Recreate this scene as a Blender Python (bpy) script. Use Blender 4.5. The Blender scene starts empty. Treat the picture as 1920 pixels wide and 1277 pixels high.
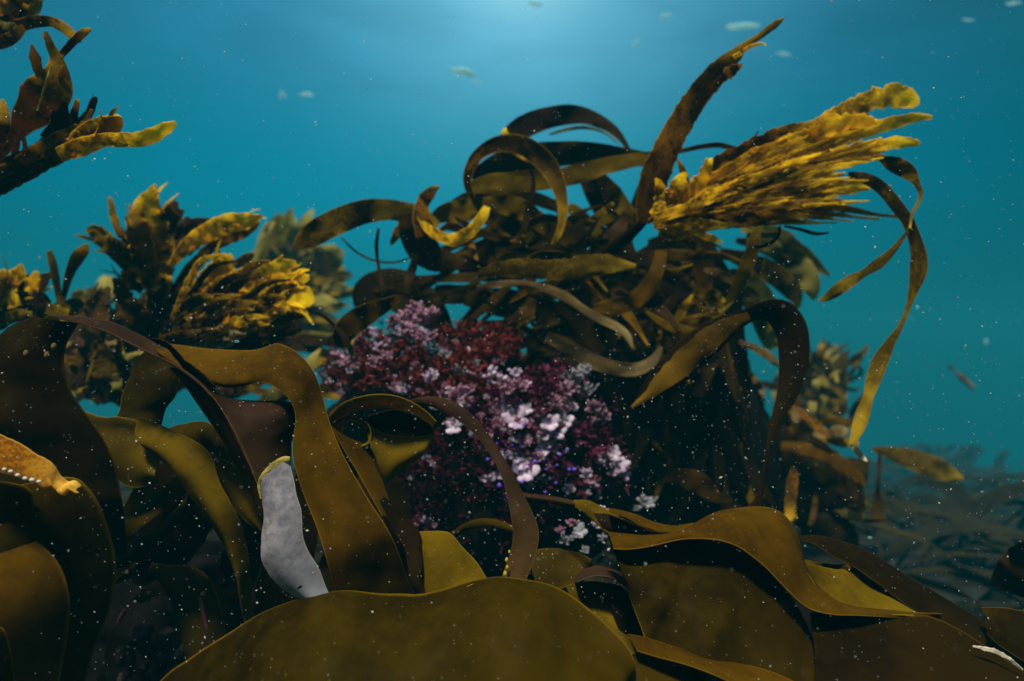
import bpy, bmesh, math, random
from mathutils import Vector, Matrix, noise
random.seed(11)
scene = bpy.context.scene
COL = scene.collection
R = math.radians

# ------------------------------------------------------------------ camera
CAMZ = 0.9
FPX = 1280.0                      # focal length in photo pixels (photo 1920 x 1277)
cd = bpy.data.cameras.new('camera')
cam = bpy.data.objects.new('camera', cd)
COL.objects.link(cam)
cam.location = (0, 0, CAMZ)
cam.rotation_euler = (R(90), 0, 0)
cd.sensor_width = 36.0
cd.lens = 36.0 * FPX / 1920.0
cd.clip_start = 0.02
cd.clip_end = 400
cd.dof.use_dof = True
cd.dof.focus_distance = 0.86
cd.dof.aperture_fstop = 2.7
scene.camera = cam

# ------------------------------------------------------------------ sun
SUN_EL, SUN_AZ = R(66), R(202)      # azimuth measured from straight ahead (+Y), positive to the right
S = Vector((math.sin(SUN_AZ) * math.cos(SUN_EL), math.cos(SUN_AZ) * math.cos(SUN_EL), math.sin(SUN_EL)))
sl = bpy.data.lights.new('sun', 'SUN')
sl.energy = 5.0
sl.angle = R(9)
sl.color = (1.0, 0.91, 0.74)
sun = bpy.data.objects.new('sun', sl)
sun.rotation_euler = (-S).to_track_quat('-Z', 'Y').to_euler()
sun.location = (0, 4, 12)
COL.objects.link(sun)

# ------------------------------------------------------------------ world: daylight through the sea surface, open water around
w = bpy.data.worlds.new('World')
scene.world = w
w.use_nodes = True
nt = w.node_tree
nt.nodes.clear()
N = nt.nodes.new
LK = nt.links.new
def wmath(op, a, b=None, clamp=False):
    n = N('ShaderNodeMath'); n.operation = op; n.use_clamp = clamp
    for i, v in enumerate((a, b)):
        if v is None: continue
        if isinstance(v, (int, float)): n.inputs[i].default_value = v
        else: LK(v, n.inputs[i])
    return n.outputs[0]
def wdot(vec):
    n = N('ShaderNodeVectorMath'); n.operation = 'DOT_PRODUCT'
    LK(tc.outputs['Generated'], n.inputs[0]); n.inputs[1].default_value = vec
    return n.outputs['Value']
out = N('ShaderNodeOutputWorld'); bg = N('ShaderNodeBackground'); bg.inputs['Strength'].default_value = 0.1
sky = N('ShaderNodeTexSky'); sky.sky_type = 'NISHITA'; sky.sun_disc = False
sky.sun_elevation = SUN_EL; sky.sun_rotation = SUN_AZ
tc = N('ShaderNodeTexCoord'); sep = N('ShaderNodeSeparateXYZ')
LK(tc.outputs['Generated'], sep.inputs[0])
ramp = N('ShaderNodeValToRGB'); cr = ramp.color_ramp; cr.interpolation = 'EASE'
WATER = [(-0.60, (0.001, 0.003, 0.008)), (-0.20, (0.001, 0.012, 0.026)), (-0.12, (0.0015, 0.038, 0.062)), (-0.04, (0.002, 0.085, 0.118)),
         (0.06, (0.003, 0.215, 0.290)), (0.22, (0.002, 0.270, 0.410)), (0.44, (0.030, 0.300, 0.510)), (0.62, (0.10, 0.38, 0.60))]
while len(cr.elements) < len(WATER): cr.elements.new(0.5)
for e, (z, c) in zip(cr.elements, WATER):
    e.position = (z + 0.6) / 1.22; e.color = (c[0], c[1], c[2], 1)
LK(wmath('DIVIDE', wmath('ADD', sep.outputs['Z'], 0.6), 1.22), ramp.inputs['Fac'])
# water dimmed away from straight ahead; puts the dark frame corners into its colour
side = Vector((-0.10, 0.995, 0)).normalized()
sd = wmath('POWER', wmath('MAXIMUM', wmath('ADD', wmath('MULTIPLY', wdot(side), 0.5), 0.5), 0.0), 5.6)
sdm = wmath('ADD', wmath('MULTIPLY', sd, 0.97), 0.04)
vm = N('ShaderNodeVectorMath'); vm.operation = 'SCALE'
LK(ramp.outputs['Color'], vm.inputs[0]); LK(wmath('MULTIPLY', sdm, 10.0), vm.inputs['Scale'])
# bright patch of the surface ahead, painted apart from the sun lamp
gdir = Vector((0.02, 1.0, 0.60)).normalized()
gl = wmath('POWER', wmath('MAXIMUM', wdot(gdir), 0.0), 40.0)
gl2 = wmath('POWER', wmath('MAXIMUM', wdot(gdir), 0.0), 320.0)
glow = N('ShaderNodeVectorMath'); glow.operation = 'SCALE'; glow.inputs[0].default_value = (0.15, 0.36, 0.42)
LK(wmath('MULTIPLY', gl, 10.0), glow.inputs['Scale'])
glow2 = N('ShaderNodeVectorMath'); glow2.operation = 'SCALE'; glow2.inputs[0].default_value = (0.30, 0.33, 0.28)
LK(wmath('MULTIPLY', gl2, 10.0), glow2.inputs['Scale'])
add0 = N('ShaderNodeVectorMath'); LK(glow.outputs[0], add0.inputs[0]); LK(glow2.outputs[0], add0.inputs[1])
add = N('ShaderNodeVectorMath'); LK(vm.outputs[0], add.inputs[0]); LK(add0.outputs[0], add.inputs[1])
# faint ripples of the surface seen from below
prj = N('ShaderNodeCombineXYZ'); zz = wmath('MAXIMUM', sep.outputs['Z'], 0.08)
LK(wmath('DIVIDE', sep.outputs['X'], zz), prj.inputs['X']); LK(wmath('DIVIDE', sep.outputs['Y'], zz), prj.inputs['Y'])
rn = N('ShaderNodeTexNoise'); rn.inputs['Scale'].default_value = 1.7; rn.inputs['Detail'].default_value = 5; rn.inputs['Distortion'].default_value = 0.8; LK(prj.outputs[0], rn.inputs['Vector'])
rz = N('ShaderNodeMapRange'); rz.interpolation_type = 'SMOOTHSTEP'; rz.inputs['From Min'].default_value = 0.20; rz.inputs['From Max'].default_value = 0.50; LK(sep.outputs['Z'], rz.inputs['Value'])
rf = wmath('ADD', 1.0, wmath('MULTIPLY', wmath('MULTIPLY', wmath('SUBTRACT', rn.outputs['Fac'], 0.5), 0.7), rz.outputs[0]))
rip_ = N('ShaderNodeVectorMath'); rip_.operation = 'SCALE'; LK(add.outputs[0], rip_.inputs[0]); LK(rf, rip_.inputs['Scale'])
# the round window of sky overhead that one sees from under water
win = N('ShaderNodeMapRange'); win.interpolation_type = 'SMOOTHSTEP'
win.inputs['From Min'].default_value = 0.62; win.inputs['From Max'].default_value = 0.80
LK(sep.outputs['Z'], win.inputs['Value'])
mixw = N('ShaderNodeMixRGB'); LK(win.outputs[0], mixw.inputs['Fac']); LK(rip_.outputs[0], mixw.inputs['Color1']); LK(sky.outputs[0], mixw.inputs['Color2'])
LK(mixw.outputs[0], bg.inputs['Color']); LK(bg.outputs[0], out.inputs['Surface'])

scene.view_settings.view_transform = 'Standard'
scene.view_settings.look = 'None'
scene.view_settings.exposure = 0.0
scene.view_settings.gamma = 1.0
cy = scene.cycles
cy.max_bounces = 7; cy.diffuse_bounces = 3; cy.glossy_bounces = 2; cy.transmission_bounces = 5
cy.volume_bounces = 0; cy.transparent_max_bounces = 6
cy.caustics_reflective = False; cy.caustics_refractive = False
cy.sample_clamp_indirect = 4.0
try:
    cy.use_denoising = True
    cy.denoiser = 'OPENIMAGEDENOISE'
except Exception:
    pass

# ------------------------------------------------------------------ helpers
def P(px, py, d):
    """photo pixel and distance ahead of the camera -> world point"""
    return Vector(((px - 960.0) / FPX * d, d, CAMZ - (py - 638.5) / FPX * d))

def nz(x, y=0.0, z=0.0):
    return noise.noise(Vector((x, y, z)))

def smooth(pts, n):
    """n points along a Catmull-Rom curve through pts (tuples of equal length), even in arc length"""
    k = len(pts)
    if k == 1: pts = [pts[0], pts[0]]; k = 2
    dense = []
    for i in range(k - 1):
        p0 = pts[max(i - 1, 0)]; p1 = pts[i]; p2 = pts[i + 1]; p3 = pts[min(i + 2, k - 1)]
        if i == 0: p0 = tuple(2 * a - b for a, b in zip(p1, p2))
        if i == k - 2: p3 = tuple(2 * b - a for a, b in zip(p1, p2))
        for s in range(16):
            t = s / 16.0
            dense.append(tuple(0.5 * (2 * b + (c - a) * t + (2 * a - 5 * b + 4 * c - e) * t * t + (3 * b - a - 3 * c + e) * t ** 3)
                               for a, b, c, e in zip(p0, p1, p2, p3)))
    dense.append(tuple(float(v) for v in pts[-1]))
    L = [0.0]
    for a, b in zip(dense, dense[1:]):
        L.append(L[-1] + math.hypot(a[0] - b[0], a[1] - b[1]) + 1e-6)
    outp = []; j = 0
    for i in range(n):
        s = L[-1] * i / (n - 1)
        while j < len(L) - 2 and L[j + 1] < s: j += 1
        f = (s - L[j]) / (L[j + 1] - L[j])
        outp.append(tuple(a + (b - a) * f for a, b in zip(dense[j], dense[j + 1])))
    return outp

def link_mesh(name, verts, faces, mat, parent=None, uvs=None, origin=None):
    org = origin if origin is not None else Vector((0, 0, 0))
    if parent is not None and origin is None: org = parent.location.copy()
    me = bpy.data.meshes.new(name)
    me.from_pydata([tuple(Vector(v) - org) for v in verts], [], faces)
    if uvs is not None:
        ul = me.uv_layers.new(name='UVMap')
        ul.data.foreach_set('uv', [c for f in faces for i in f for c in uvs[i]])
    me.polygons.foreach_set('use_smooth', [True] * len(me.polygons))
    me.materials.append(mat)
    me.update()
    me.set_sharp_from_angle(angle=R(64))
    o = bpy.data.objects.new(name, me)
    COL.objects.link(o)
    if parent is not None: o.parent = parent
    else: o.location = org
    if parent is not None and origin is not None: o.location = org - parent.location
    return o

def shell(grid, thick, uvg):
    """a closed thin skin round a grid of points -> verts, faces, uvs"""
    nv = len(grid); nu = len(grid[0])
    nrm = [[None] * nu for _ in range(nv)]
    for i in range(nv):
        for j in range(nu):
            a = grid[min(i + 1, nv - 1)][j] - grid[max(i - 1, 0)][j]
            b = grid[i][min(j + 1, nu - 1)] - grid[i][max(j - 1, 0)]
            n = b.cross(a)
            nrm[i][j] = n.normalized() if n.length > 1e-12 else Vector((0, -1, 0))
    verts = []; uvs = []
    for sgn in (1, -1):
        for i in range(nv):
            for j in range(nu):
                e = 1.0 if 0 < j < nu - 1 and 0 < i < nv - 1 else 0.55
                verts.append(grid[i][j] + nrm[i][j] * (sgn * thick * 0.5 * e)); uvs.append(uvg[i][j])
    M = nv * nu
    F = []
    for i in range(nv - 1):
        for j in range(nu - 1):
            a = i * nu + j
            F.append((a, a + 1, a + nu + 1, a + nu)); F.append((M + a, M + a + nu, M + a + nu + 1, M + a + 1))
    ring = [j for j in range(nu)] + [i * nu + nu - 1 for i in range(1, nv)] + [(nv - 1) * nu + j for j in range(nu - 2, -1, -1)] + [i * nu for i in range(nv - 2, 0, -1)]
    for k in range(len(ring)):
        a = ring[k]; b = ring[(k + 1) % len(ring)]
        F.append((b, a, M + a, M + b))
    return verts, F, uvs

def leaf_geo(p, dirv, L_, wd, rr):
    """one small bent leaf"""
    sv = dirv.cross(Vector((rr.uniform(-1, 1), rr.uniform(-1, 1), rr.uniform(-1, 1))))
    sv = sv.normalized() if sv.length > 1e-3 else Vector((1, 0, 0)); nn = sv.cross(dirv)
    bend = rr.uniform(-.5, .5); g = []; uvg = []
    for i in range(6):
        t_ = i / 5.0; wv = wd * math.sin(math.pi * (0.1 + 0.85 * t_)) * rr.uniform(.7, 1.2)
        q = p + dirv * L_ * t_ + nn * bend * L_ * t_ * t_
        g.append([q - sv * wv * .5, q + nn * wv * .12, q + sv * wv * .5]); uvg.append([(0.1, t_), (.5, t_), (.9, t_)])
    return shell(g, 0.0009, uvg)

CNT = [0]
FRR = random.Random(99)
def merge(parts):
    V = []; F = []; U = []
    for v, f, u in parts:
        b = len(V); V += v; U += u; F += [tuple(i + b for i in q) for q in f]
    return V, F, U
def ribbon_geo(d, pts, tw=None, cup=None, rip=0.09, rag=0.0, freq=3.0, n=None, nu=7, thick=0.0014, wave=0.03, twv=22, frill=0.0, dens=8.0):
    """a strap along pts (px, py, width px[, depth offset]); d = depth or (depth at start, depth at end); tw = list of twist degrees"""
    CNT[0] += 1; sd = CNT[0] * 7.31
    if cup is None: cup = 0.05 * math.sin(sd)
    pts = [tuple(p) if len(p) == 4 else (p[0], p[1], p[2], 0.0) for p in pts]
    if n is None:
        ln = sum(math.hypot(a[0] - b[0], a[1] - b[1]) for a, b in zip(pts, pts[1:]))
        n = int(max(12, min(130, ln / dens)))
    sm = smooth(pts, n)
    d0, d1 = d if isinstance(d, tuple) else (d, d)
    C = []; W = []
    for i, (x, y, ww, dd) in enumerate(sm):
        t = i / (n - 1)
        dep = d0 + (d1 - d0) * t + dd + wave * nz(t * 2.2 + sd, 3.1) * min(1, t * 4)
        C.append(P(x, y, dep)); W.append(max(ww, 0.8) * dep / FPX)
    grid = []; uvg = []
    prev = None
    for i in range(n):
        t = i / (n - 1)
        tan = (C[min(i + 1, n - 1)] - C[max(i - 1, 0)]).normalized()
        view = (C[i] - Vector((0, 0, CAMZ))).normalized()
        s = tan.cross(view)
        if s.length < 1e-4: s = prev or Vector((1, 0, 0))
        s.normalize()
        if prev is not None and s.dot(prev) < 0: s = -s
        prev = s
        nn = s.cross(tan)
        a = twv * nz(t * 1.8 + sd, 9.7)
        if tw:
            f = t * (len(tw) - 1); k = min(int(f), len(tw) - 2) if len(tw) > 1 else 0
            a += tw[k] + (tw[min(k + 1, len(tw) - 1)] - tw[k]) * (f - k)
        a = R(a)
        ss = s * math.cos(a) + nn * math.sin(a); n2 = ss.cross(tan)
        wid = W[i] / max(0.5, abs(math.cos(a)))
        row = []; ru = []
        for j in range(nu):
            u = j / (nu - 1); x = 2 * u - 1
            wl = wid * 0.5
            if rag:
                wl *= 1 + rag * (nz(t * n * 0.55 + sd, 11 * (1 if x > 0 else 2)) + 0.6 * nz(t * n * 0.21 + sd, 5 * (1 if x > 0 else 2)))
            off = -cup * wid * (1 - x * x) + rip * wid * x * x * math.sin(t * freq * 6.28 + sd + (1.7 if x > 0 else 0)) \
                + rip * wid * abs(x) * 1.3 * nz(t * n * 0.16 + sd, x * 2.0, 4.0)
            row.append(C[i] + ss * (x * wl) + n2 * off); ru.append((u, t))
        grid.append(row); uvg.append(ru)
    g = shell(grid, thick, uvg)
    if frill:
        parts = [g]; fr = FRR
        for k in range(int(frill * n)):
            i = fr.randrange(n // 6, n - 1); j = fr.choice((0, 0, nu - 1, nu - 1, fr.randrange(nu)))
            tan = (C[min(i + 1, n - 1)] - C[i - 1]).normalized(); sg = (grid[i][nu - 1] - grid[i][0]).normalized() * (j / (nu - 1) * 2 - 1)
            dv = (tan * fr.uniform(.9, 1.8) + sg * fr.uniform(.05, .6) + Vector((0, -0.3, 0)) * fr.uniform(0, 1)).normalized()
            L_ = W[i] * fr.uniform(.5, 1.1); b = len(parts)
            lv, lf, lu = leaf_geo(grid[i][j] - sg * W[i] * .12, dv, L_, L_ * fr.uniform(.18, .34), fr)
            parts.append((lv, lf, [((u - .5) * .8 + .5, min(1, i / n + v * .15)) for u, v in lu]))
        g = merge(parts)
    return g

def thing(name, label, cat, at, group=None):
    o = bpy.data.objects.new(name, None)
    o.empty_display_size = 0.03
    o.location = at
    COL.objects.link(o)
    tag(o, label, cat, group)
    return o
def tag(o, label, cat, group=None):
    o['label'] = label; o['category'] = cat
    if group: o['group'] = group
    return o

def strap(name, d, pts, mat, parent=None, **k):
    v, f, u = ribbon_geo(d, pts, **k)
    d0 = d[0] if isinstance(d, tuple) else d
    return link_mesh(name, v, f, mat, parent, u, origin=P(pts[0][0], pts[0][1], d0))

def loft_geo(A, B, dA, dB, bulge=0.0, curl=0.0, n=54, nu=14, rip=0.006, thick=0.0018, edge=0.0012, lift=(0, -1, 0)):
    """a blade between two outlines A and B (photo pixels), with its depth along each edge; bulge = belly towards lift, in metres"""
    CNT[0] += 1; sd = CNT[0] * 5.17
    a = smooth(A, n); b = smooth(B, n)
    def dep(d, t):
        if not isinstance(d, (tuple, list)): return d
        f = t * (len(d) - 1); k = min(int(f), len(d) - 2)
        f -= k; f = f * f * (3 - 2 * f)
        return d[k] + (d[k + 1] - d[k]) * f
    lv = Vector(lift).normalized()
    grid = []; uvg = []
    for i in range(n):
        t = i / (n - 1)
        pa = P(a[i][0], a[i][1], dep(dA, t)); pb = P(b[i][0], b[i][1], dep(dB, t))
        if edge:
            e = (pa - pb).normalized() if (pa - pb).length > 1e-5 else Vector((0, 0, 1))
            pa = pa + e * edge * (nz(t * 7 + sd, 1) + 0.5 * nz(t * 19 + sd, 2)); pb = pb - e * edge * nz(t * 7 + sd, 3)
        row = []; ru = []
        for j in range(nu):
            u = j / (nu - 1)
            p = pa.lerp(pb, u)
            h = bulge * math.sin(math.pi * u) + curl * (1 - u) ** 6
            fall = 1 - (2 * u - 1) ** 8
            h += rip * (1.7 * nz(p.x * 6 + sd, p.z * 7, p.y * 6) + 0.8 * nz(p.x * 14 + sd, p.z * 14, 6.2) + 0.22 * nz(p.x * 40 + sd, p.z * 40, 1.2)) * (0.35 + 0.65 * fall)
            row.append(p + lv * h); ru.append((u, t))
        grid.append(row); uvg.append(ru)
    return shell(grid, thick, uvg)

def blade(name, A, B, dA, dB, mat, parent=None, **k):
    v, f, u = loft_geo(A, B, dA, dB, **k)
    d0 = dA[0] if isinstance(dA, (tuple, list)) else dA
    return link_mesh(name, v, f, mat, parent, u, origin=P(A[0][0], A[0][1], d0))

def tube_geo(pts, rad, sides=8):
    """round stem through world points with a radius at each"""
    V = []; F = []; U = []
    n = len(pts)
    up = Vector((0.3, 0.2, 0.93))
    for i in range(n):
        t = (pts[min(i + 1, n - 1)] - pts[max(i - 1, 0)])
        t = t.normalized() if t.length > 1e-9 else Vector((0, 0, 1))
        s = t.cross(up); s = s.normalized() if s.length > 1e-3 else Vector((1, 0, 0)); q = s.cross(t)
        for k in range(sides):
            a = 6.2832 * k / sides
            V.append(pts[i] + (s * math.cos(a) + q * math.sin(a)) * rad[i]); U.append((k / sides, i / (n - 1)))
    for i in range(n - 1):
        for k in range(sides):
            a = i * sides + k; b = i * sides + (k + 1) % sides
            F.append((a, b, b + sides, a + sides))
    F.append(tuple(range(sides - 1, -1, -1))); F.append(tuple((n - 1) * sides + k for k in range(sides)))
    return V, F, U

def stem(name, d, pts, mat, parent=None, knob=0.08):
    n = max(10, int(sum(math.hypot(a[0] - b[0], a[1] - b[1]) for a, b in zip(pts, pts[1:])) / 8))
    sm = smooth([tuple(p[:3]) for p in pts], n)
    d0, d1 = d if isinstance(d, tuple) else (d, d)
    W = []; Rr = []
    for i, (x, y, ww) in enumerate(sm):
        dep = d0 + (d1 - d0) * i / (n - 1)
        W.append(P(x, y, dep)); Rr.append(max(ww, 0.8) * 0.5 * dep / FPX * (1 + knob * nz(i * 0.9, CNT[0])))
    v, f, u = tube_geo(W, Rr)
    return link_mesh(name, v, f, mat, parent, u, origin=W[0])

# ------------------------------------------------------------------ materials
def mat_base(name):
    m = bpy.data.materials.new(name); m.use_nodes = True
    t = m.node_tree; t.nodes.clear()
    return m, t, t.nodes.new, t.links.new
def kelp_mat(name, dark, light, rim, tip, trans=0.45, scale=14.0, tipp=3.0, rough=0.5, spec=0.015, rimw=0.93, mott=0.5, bump=0.15, streak=0.0, tcol=1.6, spots=0.0):
    """seaweed skin: two-tone mottle, thin paler rim, paler worn tip, light passing through"""
    m, t, N_, L_ = mat_base(name)
    o = N_('ShaderNodeOutputMaterial'); pb = N_('ShaderNodeBsdfPrincipled'); tr = N_('ShaderNodeBsdfTranslucent'); mx = N_('ShaderNodeMixShader')
    tc_ = N_('ShaderNodeTexCoord'); uv = N_('ShaderNodeUVMap'); sp = N_('ShaderNodeSeparateXYZ'); L_(uv.outputs[0], sp.inputs[0])
    def mth(op, a, b=None, clamp=False):
        n = N_('ShaderNodeMath'); n.operation = op; n.use_clamp = clamp
        for i, v in enumerate((a, b)):
            if v is None: continue
            if isinstance(v, (int, float)): n.inputs[i].default_value = v
            else: L_(v, n.inputs[i])
        return n.outputs[0]
    info = N_('ShaderNodeObjectInfo')
    n1 = N_('ShaderNodeTexNoise'); n1.noise_dimensions = '4D'; n1.inputs['Scale'].default_value = scale; n1.inputs['Detail'].default_value = 3
    L_(tc_.outputs['Object'], n1.inputs['Vector']); L_(mth('MULTIPLY', info.outputs['Random'], 50.0), n1.inputs['W'])
    n2 = N_('ShaderNodeTexNoise'); n2.inputs['Scale'].default_value = scale * 7; n2.inputs['Detail'].default_value = 4; n2.inputs['Roughness'].default_value = 0.65
    L_(tc_.outputs['Object'], n2.inputs['Vector'])
    f = mth('ADD', mth('MULTIPLY', n1.outputs['Fac'], 1.0), mth('MULTIPLY', mth('SUBTRACT', n2.outputs['Fac'], 0.5), mott))
    if streak:
        cx = N_('ShaderNodeCombineXYZ'); L_(mth('MULTIPLY', sp.outputs['X'], 2.2), cx.inputs['X']); L_(mth('MULTIPLY', sp.outputs['Y'], 9.0), cx.inputs['Y']); L_(mth('MULTIPLY', info.outputs['Random'], 40.0), cx.inputs['Z'])
        n4 = N_('ShaderNodeTexNoise'); n4.inputs['Scale'].default_value = 1.6; n4.inputs['Detail'].default_value = 4; n4.inputs['Roughness'].default_value = 0.7; L_(cx.outputs[0], n4.inputs['Vector'])
        f = mth('ADD', f, mth('MULTIPLY', mth('SUBTRACT', n4.outputs['Fac'], 0.5), streak))
    f = mth('ADD', f, mth('MULTIPLY', mth('SUBTRACT', info.outputs['Random'], 0.5), 0.25))
    mr = N_('ShaderNodeMapRange'); mr.interpolation_type = 'SMOOTHSTEP'; mr.inputs['From Min'].default_value = 0.30; mr.inputs['From Max'].default_value = 0.70; L_(f, mr.inputs['Value'])
    c1 = N_('ShaderNodeMixRGB'); c1.inputs['Color1'].default_value = (*dark, 1); c1.inputs['Color2'].default_value = (*light, 1); L_(mr.outputs[0], c1.inputs['Fac'])
    # tip
    tipf = mth('POWER', mth('MULTIPLY', sp.outputs['Y'], mth('ADD', n1.outputs['Fac'], 0.5), True), tipp)
    c2 = N_('ShaderNodeMixRGB'); L_(c1.outputs[0], c2.inputs['Color1']); c2.inputs['Color2'].default_value = (*tip, 1); L_(tipf, c2.inputs['Fac'])
    # rim
    ed = mth('ABSOLUTE', mth('SUBTRACT', mth('MULTIPLY', sp.outputs['X'], 2.0), 1.0))
    rm = N_('ShaderNodeMapRange'); rm.interpolation_type = 'SMOOTHSTEP'; rm.inputs['From Min'].default_value = rimw; rm.inputs['From Max'].default_value = 1.0; L_(ed, rm.inputs['Value'])
    c3 = N_('ShaderNodeMixRGB'); L_(c2.outputs[0], c3.inputs['Color1']); c3.inputs['Color2'].default_value = (*rim, 1); L_(mth('MULTIPLY', rm.outputs[0], 0.8), c3.inputs['Fac'])
    col = c3.outputs[0]
    if spots:
        vo = N_('ShaderNodeTexVoronoi'); vo.inputs['Scale'].default_value = 90; L_(tc_.outputs['Object'], vo.inputs['Vector'])
        sm_ = N_('ShaderNodeMapRange'); sm_.inputs['From Min'].default_value = 0.16; sm_.inputs['From Max'].default_value = 0.10; L_(vo.outputs['Distance'], sm_.inputs['Value'])
        n3 = N_('ShaderNodeTexNoise'); n3.inputs['Scale'].default_value = 8; L_(tc_.outputs['Object'], n3.inputs['Vector'])
        g = N_('ShaderNodeMath'); g.operation = 'GREATER_THAN'; L_(n3.outputs['Fac'], g.inputs[0]); g.inputs[1].default_value = 0.57
        c4 = N_('ShaderNodeMixRGB'); L_(col, c4.inputs['Color1']); c4.inputs['Color2'].default_value = (0.22, 0.16, 0.06, 1)
        L_(mth('MULTIPLY', mth('MULTIPLY', sm_.outputs[0], g.outputs[0]), spots), c4.inputs['Fac']); col = c4.outputs[0]
    L_(col, pb.inputs['Base Color']); pb.inputs['Roughness'].default_value = rough; pb.inputs['Specular IOR Level'].default_value = spec
    if bump:
        bp = N_('ShaderNodeBump'); bp.inputs['Strength'].default_value = bump; bp.inputs['Distance'].default_value = 0.004; L_(n2.outputs['Fac'], bp.inputs['Height'])
        L_(bp.outputs[0], pb.inputs['Normal'])
    gm = N_('ShaderNodeVectorMath'); gm.operation = 'SCALE'; L_(col, gm.inputs[0]); gm.inputs['Scale'].default_value = tcol
    L_(gm.outputs[0], tr.inputs['Color'])
    mx.inputs['Fac'].default_value = trans
    L_(pb.outputs[0], mx.inputs[1]); L_(tr.outputs[0], mx.inputs[2]); L_(mx.outputs[0], o.inputs['Surface'])
    return m
def plain_mat(name, c1, c2, scale=30, rough=0.7, trans=0.0, bump=0.3, spec=0.08, lo=0.35, hi=0.65):
    m, t, N_, L_ = mat_base(name)
    o = N_('ShaderNodeOutputMaterial'); pb = N_('ShaderNodeBsdfPrincipled')
    tc_ = N_('ShaderNodeTexCoord'); n1 = N_('ShaderNodeTexNoise'); n1.inputs['Scale'].default_value = scale; n1.inputs['Detail'].default_value = 5
    L_(tc_.outputs['Object'], n1.inputs['Vector'])
    mr = N_('ShaderNodeMapRange'); mr.inputs['From Min'].default_value = lo; mr.inputs['From Max'].default_value = hi; L_(n1.outputs['Fac'], mr.inputs['Value'])
    c = N_('ShaderNodeMixRGB'); c.inputs['Color1'].default_value = (*c1, 1); c.inputs['Color2'].default_value = (*c2, 1); L_(mr.outputs[0], c.inputs['Fac'])
    L_(c.outputs[0], pb.inputs['Base Color']); pb.inputs['Roughness'].default_value = rough; pb.inputs['Specular IOR Level'].default_value = spec
    if bump:
        bp = N_('ShaderNodeBump'); bp.inputs['Strength'].default_value = bump; bp.inputs['Distance'].default_value = 0.01; L_(n1.outputs['Fac'], bp.inputs['Height']); L_(bp.outputs[0], pb.inputs['Normal'])
    if trans:
        tr = N_('ShaderNodeBsdfTranslucent'); L_(c.outputs[0], tr.inputs['Color']); mx = N_('ShaderNodeMixShader'); mx.inputs['Fac'].default_value = trans
        L_(pb.outputs[0], mx.inputs[1]); L_(tr.outputs[0], mx.inputs[2]); L_(mx.outputs[0], o.inputs['Surface'])
    else:
        L_(pb.outputs[0], o.inputs['Surface'])
    return m

BROWN = kelp_mat('kelp_brown', (0.018, 0.0112, 0.0001), (0.064, 0.042, 0.0002), (0.24, 0.14, 0.002), (0.08, 0.05, 0.0005), trans=0.42, scale=6, mott=0.5, bump=0.12, spots=0.35, rimw=0.955)
AMBER = kelp_mat('kelp_amber', (0.052, 0.026, 0.0003), (0.150, 0.078, 0.0005), (0.32, 0.18, 0.006), (0.13, 0.07, 0.001), trans=0.42, scale=6, mott=0.5, bump=0.12, spots=0.3, rimw=0.95)
UMBERB = kelp_mat('kelp_shaded_brown', (0.010, 0.0055, 0.0004), (0.026, 0.0145, 0.0007), (0.10, 0.055, 0.003), (0.03, 0.018, 0.001), trans=0.35, scale=6, mott=0.5, bump=0.12, spots=0.3, rimw=0.955)  # darker copy of the brown; shade on camera-facing blades is in its colour
OLIVE = kelp_mat('kelp_olive', (0.075, 0.048, 0.0008), (0.200, 0.130, 0.0014), (0.32, 0.22, 0.006), (0.26, 0.18, 0.004), trans=0.45, scale=8, mott=0.5, bump=0.12, spots=0.3, rimw=0.94)
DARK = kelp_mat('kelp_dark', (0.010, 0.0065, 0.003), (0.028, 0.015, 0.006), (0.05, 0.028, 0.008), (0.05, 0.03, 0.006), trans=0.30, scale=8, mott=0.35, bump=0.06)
PURPLE = kelp_mat('kelp_purple_brown', (0.030, 0.016, 0.010), (0.070, 0.036, 0.020), (0.16, 0.09, 0.03), (0.09, 0.05, 0.01), trans=0.35, scale=9, mott=0.4, bump=0.05)
GOLD = kelp_mat('kelp_gold', (0.17, 0.075, 0.001), (0.85, 0.565, 0.005), (0.88, 0.64, 0.02), (0.84, 0.66, 0.012), trans=0.48, scale=24, mott=0.7, bump=0.5, tipp=2.5, rimw=0.80, streak=1.1)
RUST = kelp_mat('kelp_rust', (0.035, 0.014, 0.0015), (0.22, 0.10, 0.005), (0.50, 0.30, 0.012), (0.58, 0.38, 0.015), trans=0.45, scale=22, mott=0.9, bump=0.4, tipp=4, rimw=0.85, streak=1.0)
SPECK = kelp_mat('kelp_spotted', (0.050, 0.030, 0.0015), (0.190, 0.120, 0.003), (0.36, 0.24, 0.008), (0.50, 0.35, 0.02), trans=0.45, scale=18, mott=0.8, bump=0.2, tipp=5, spots=0.5, streak=0.9)
TAN = kelp_mat('kelp_tan', (0.12, 0.075, 0.025), (0.24, 0.16, 0.06), (0.34, 0.24, 0.10), (0.40, 0.32, 0.14), trans=0.4, scale=20, mott=0.6, bump=0.2)
PALE = kelp_mat('kelp_haze_pale_green', (0.11, 0.10, 0.02), (0.36, 0.31, 0.06), (0.45, 0.40, 0.10), (0.52, 0.46, 0.12), trans=0.45, scale=9, mott=0.5, bump=0.1)  # paleness stands in for haze on the far bushes

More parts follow.
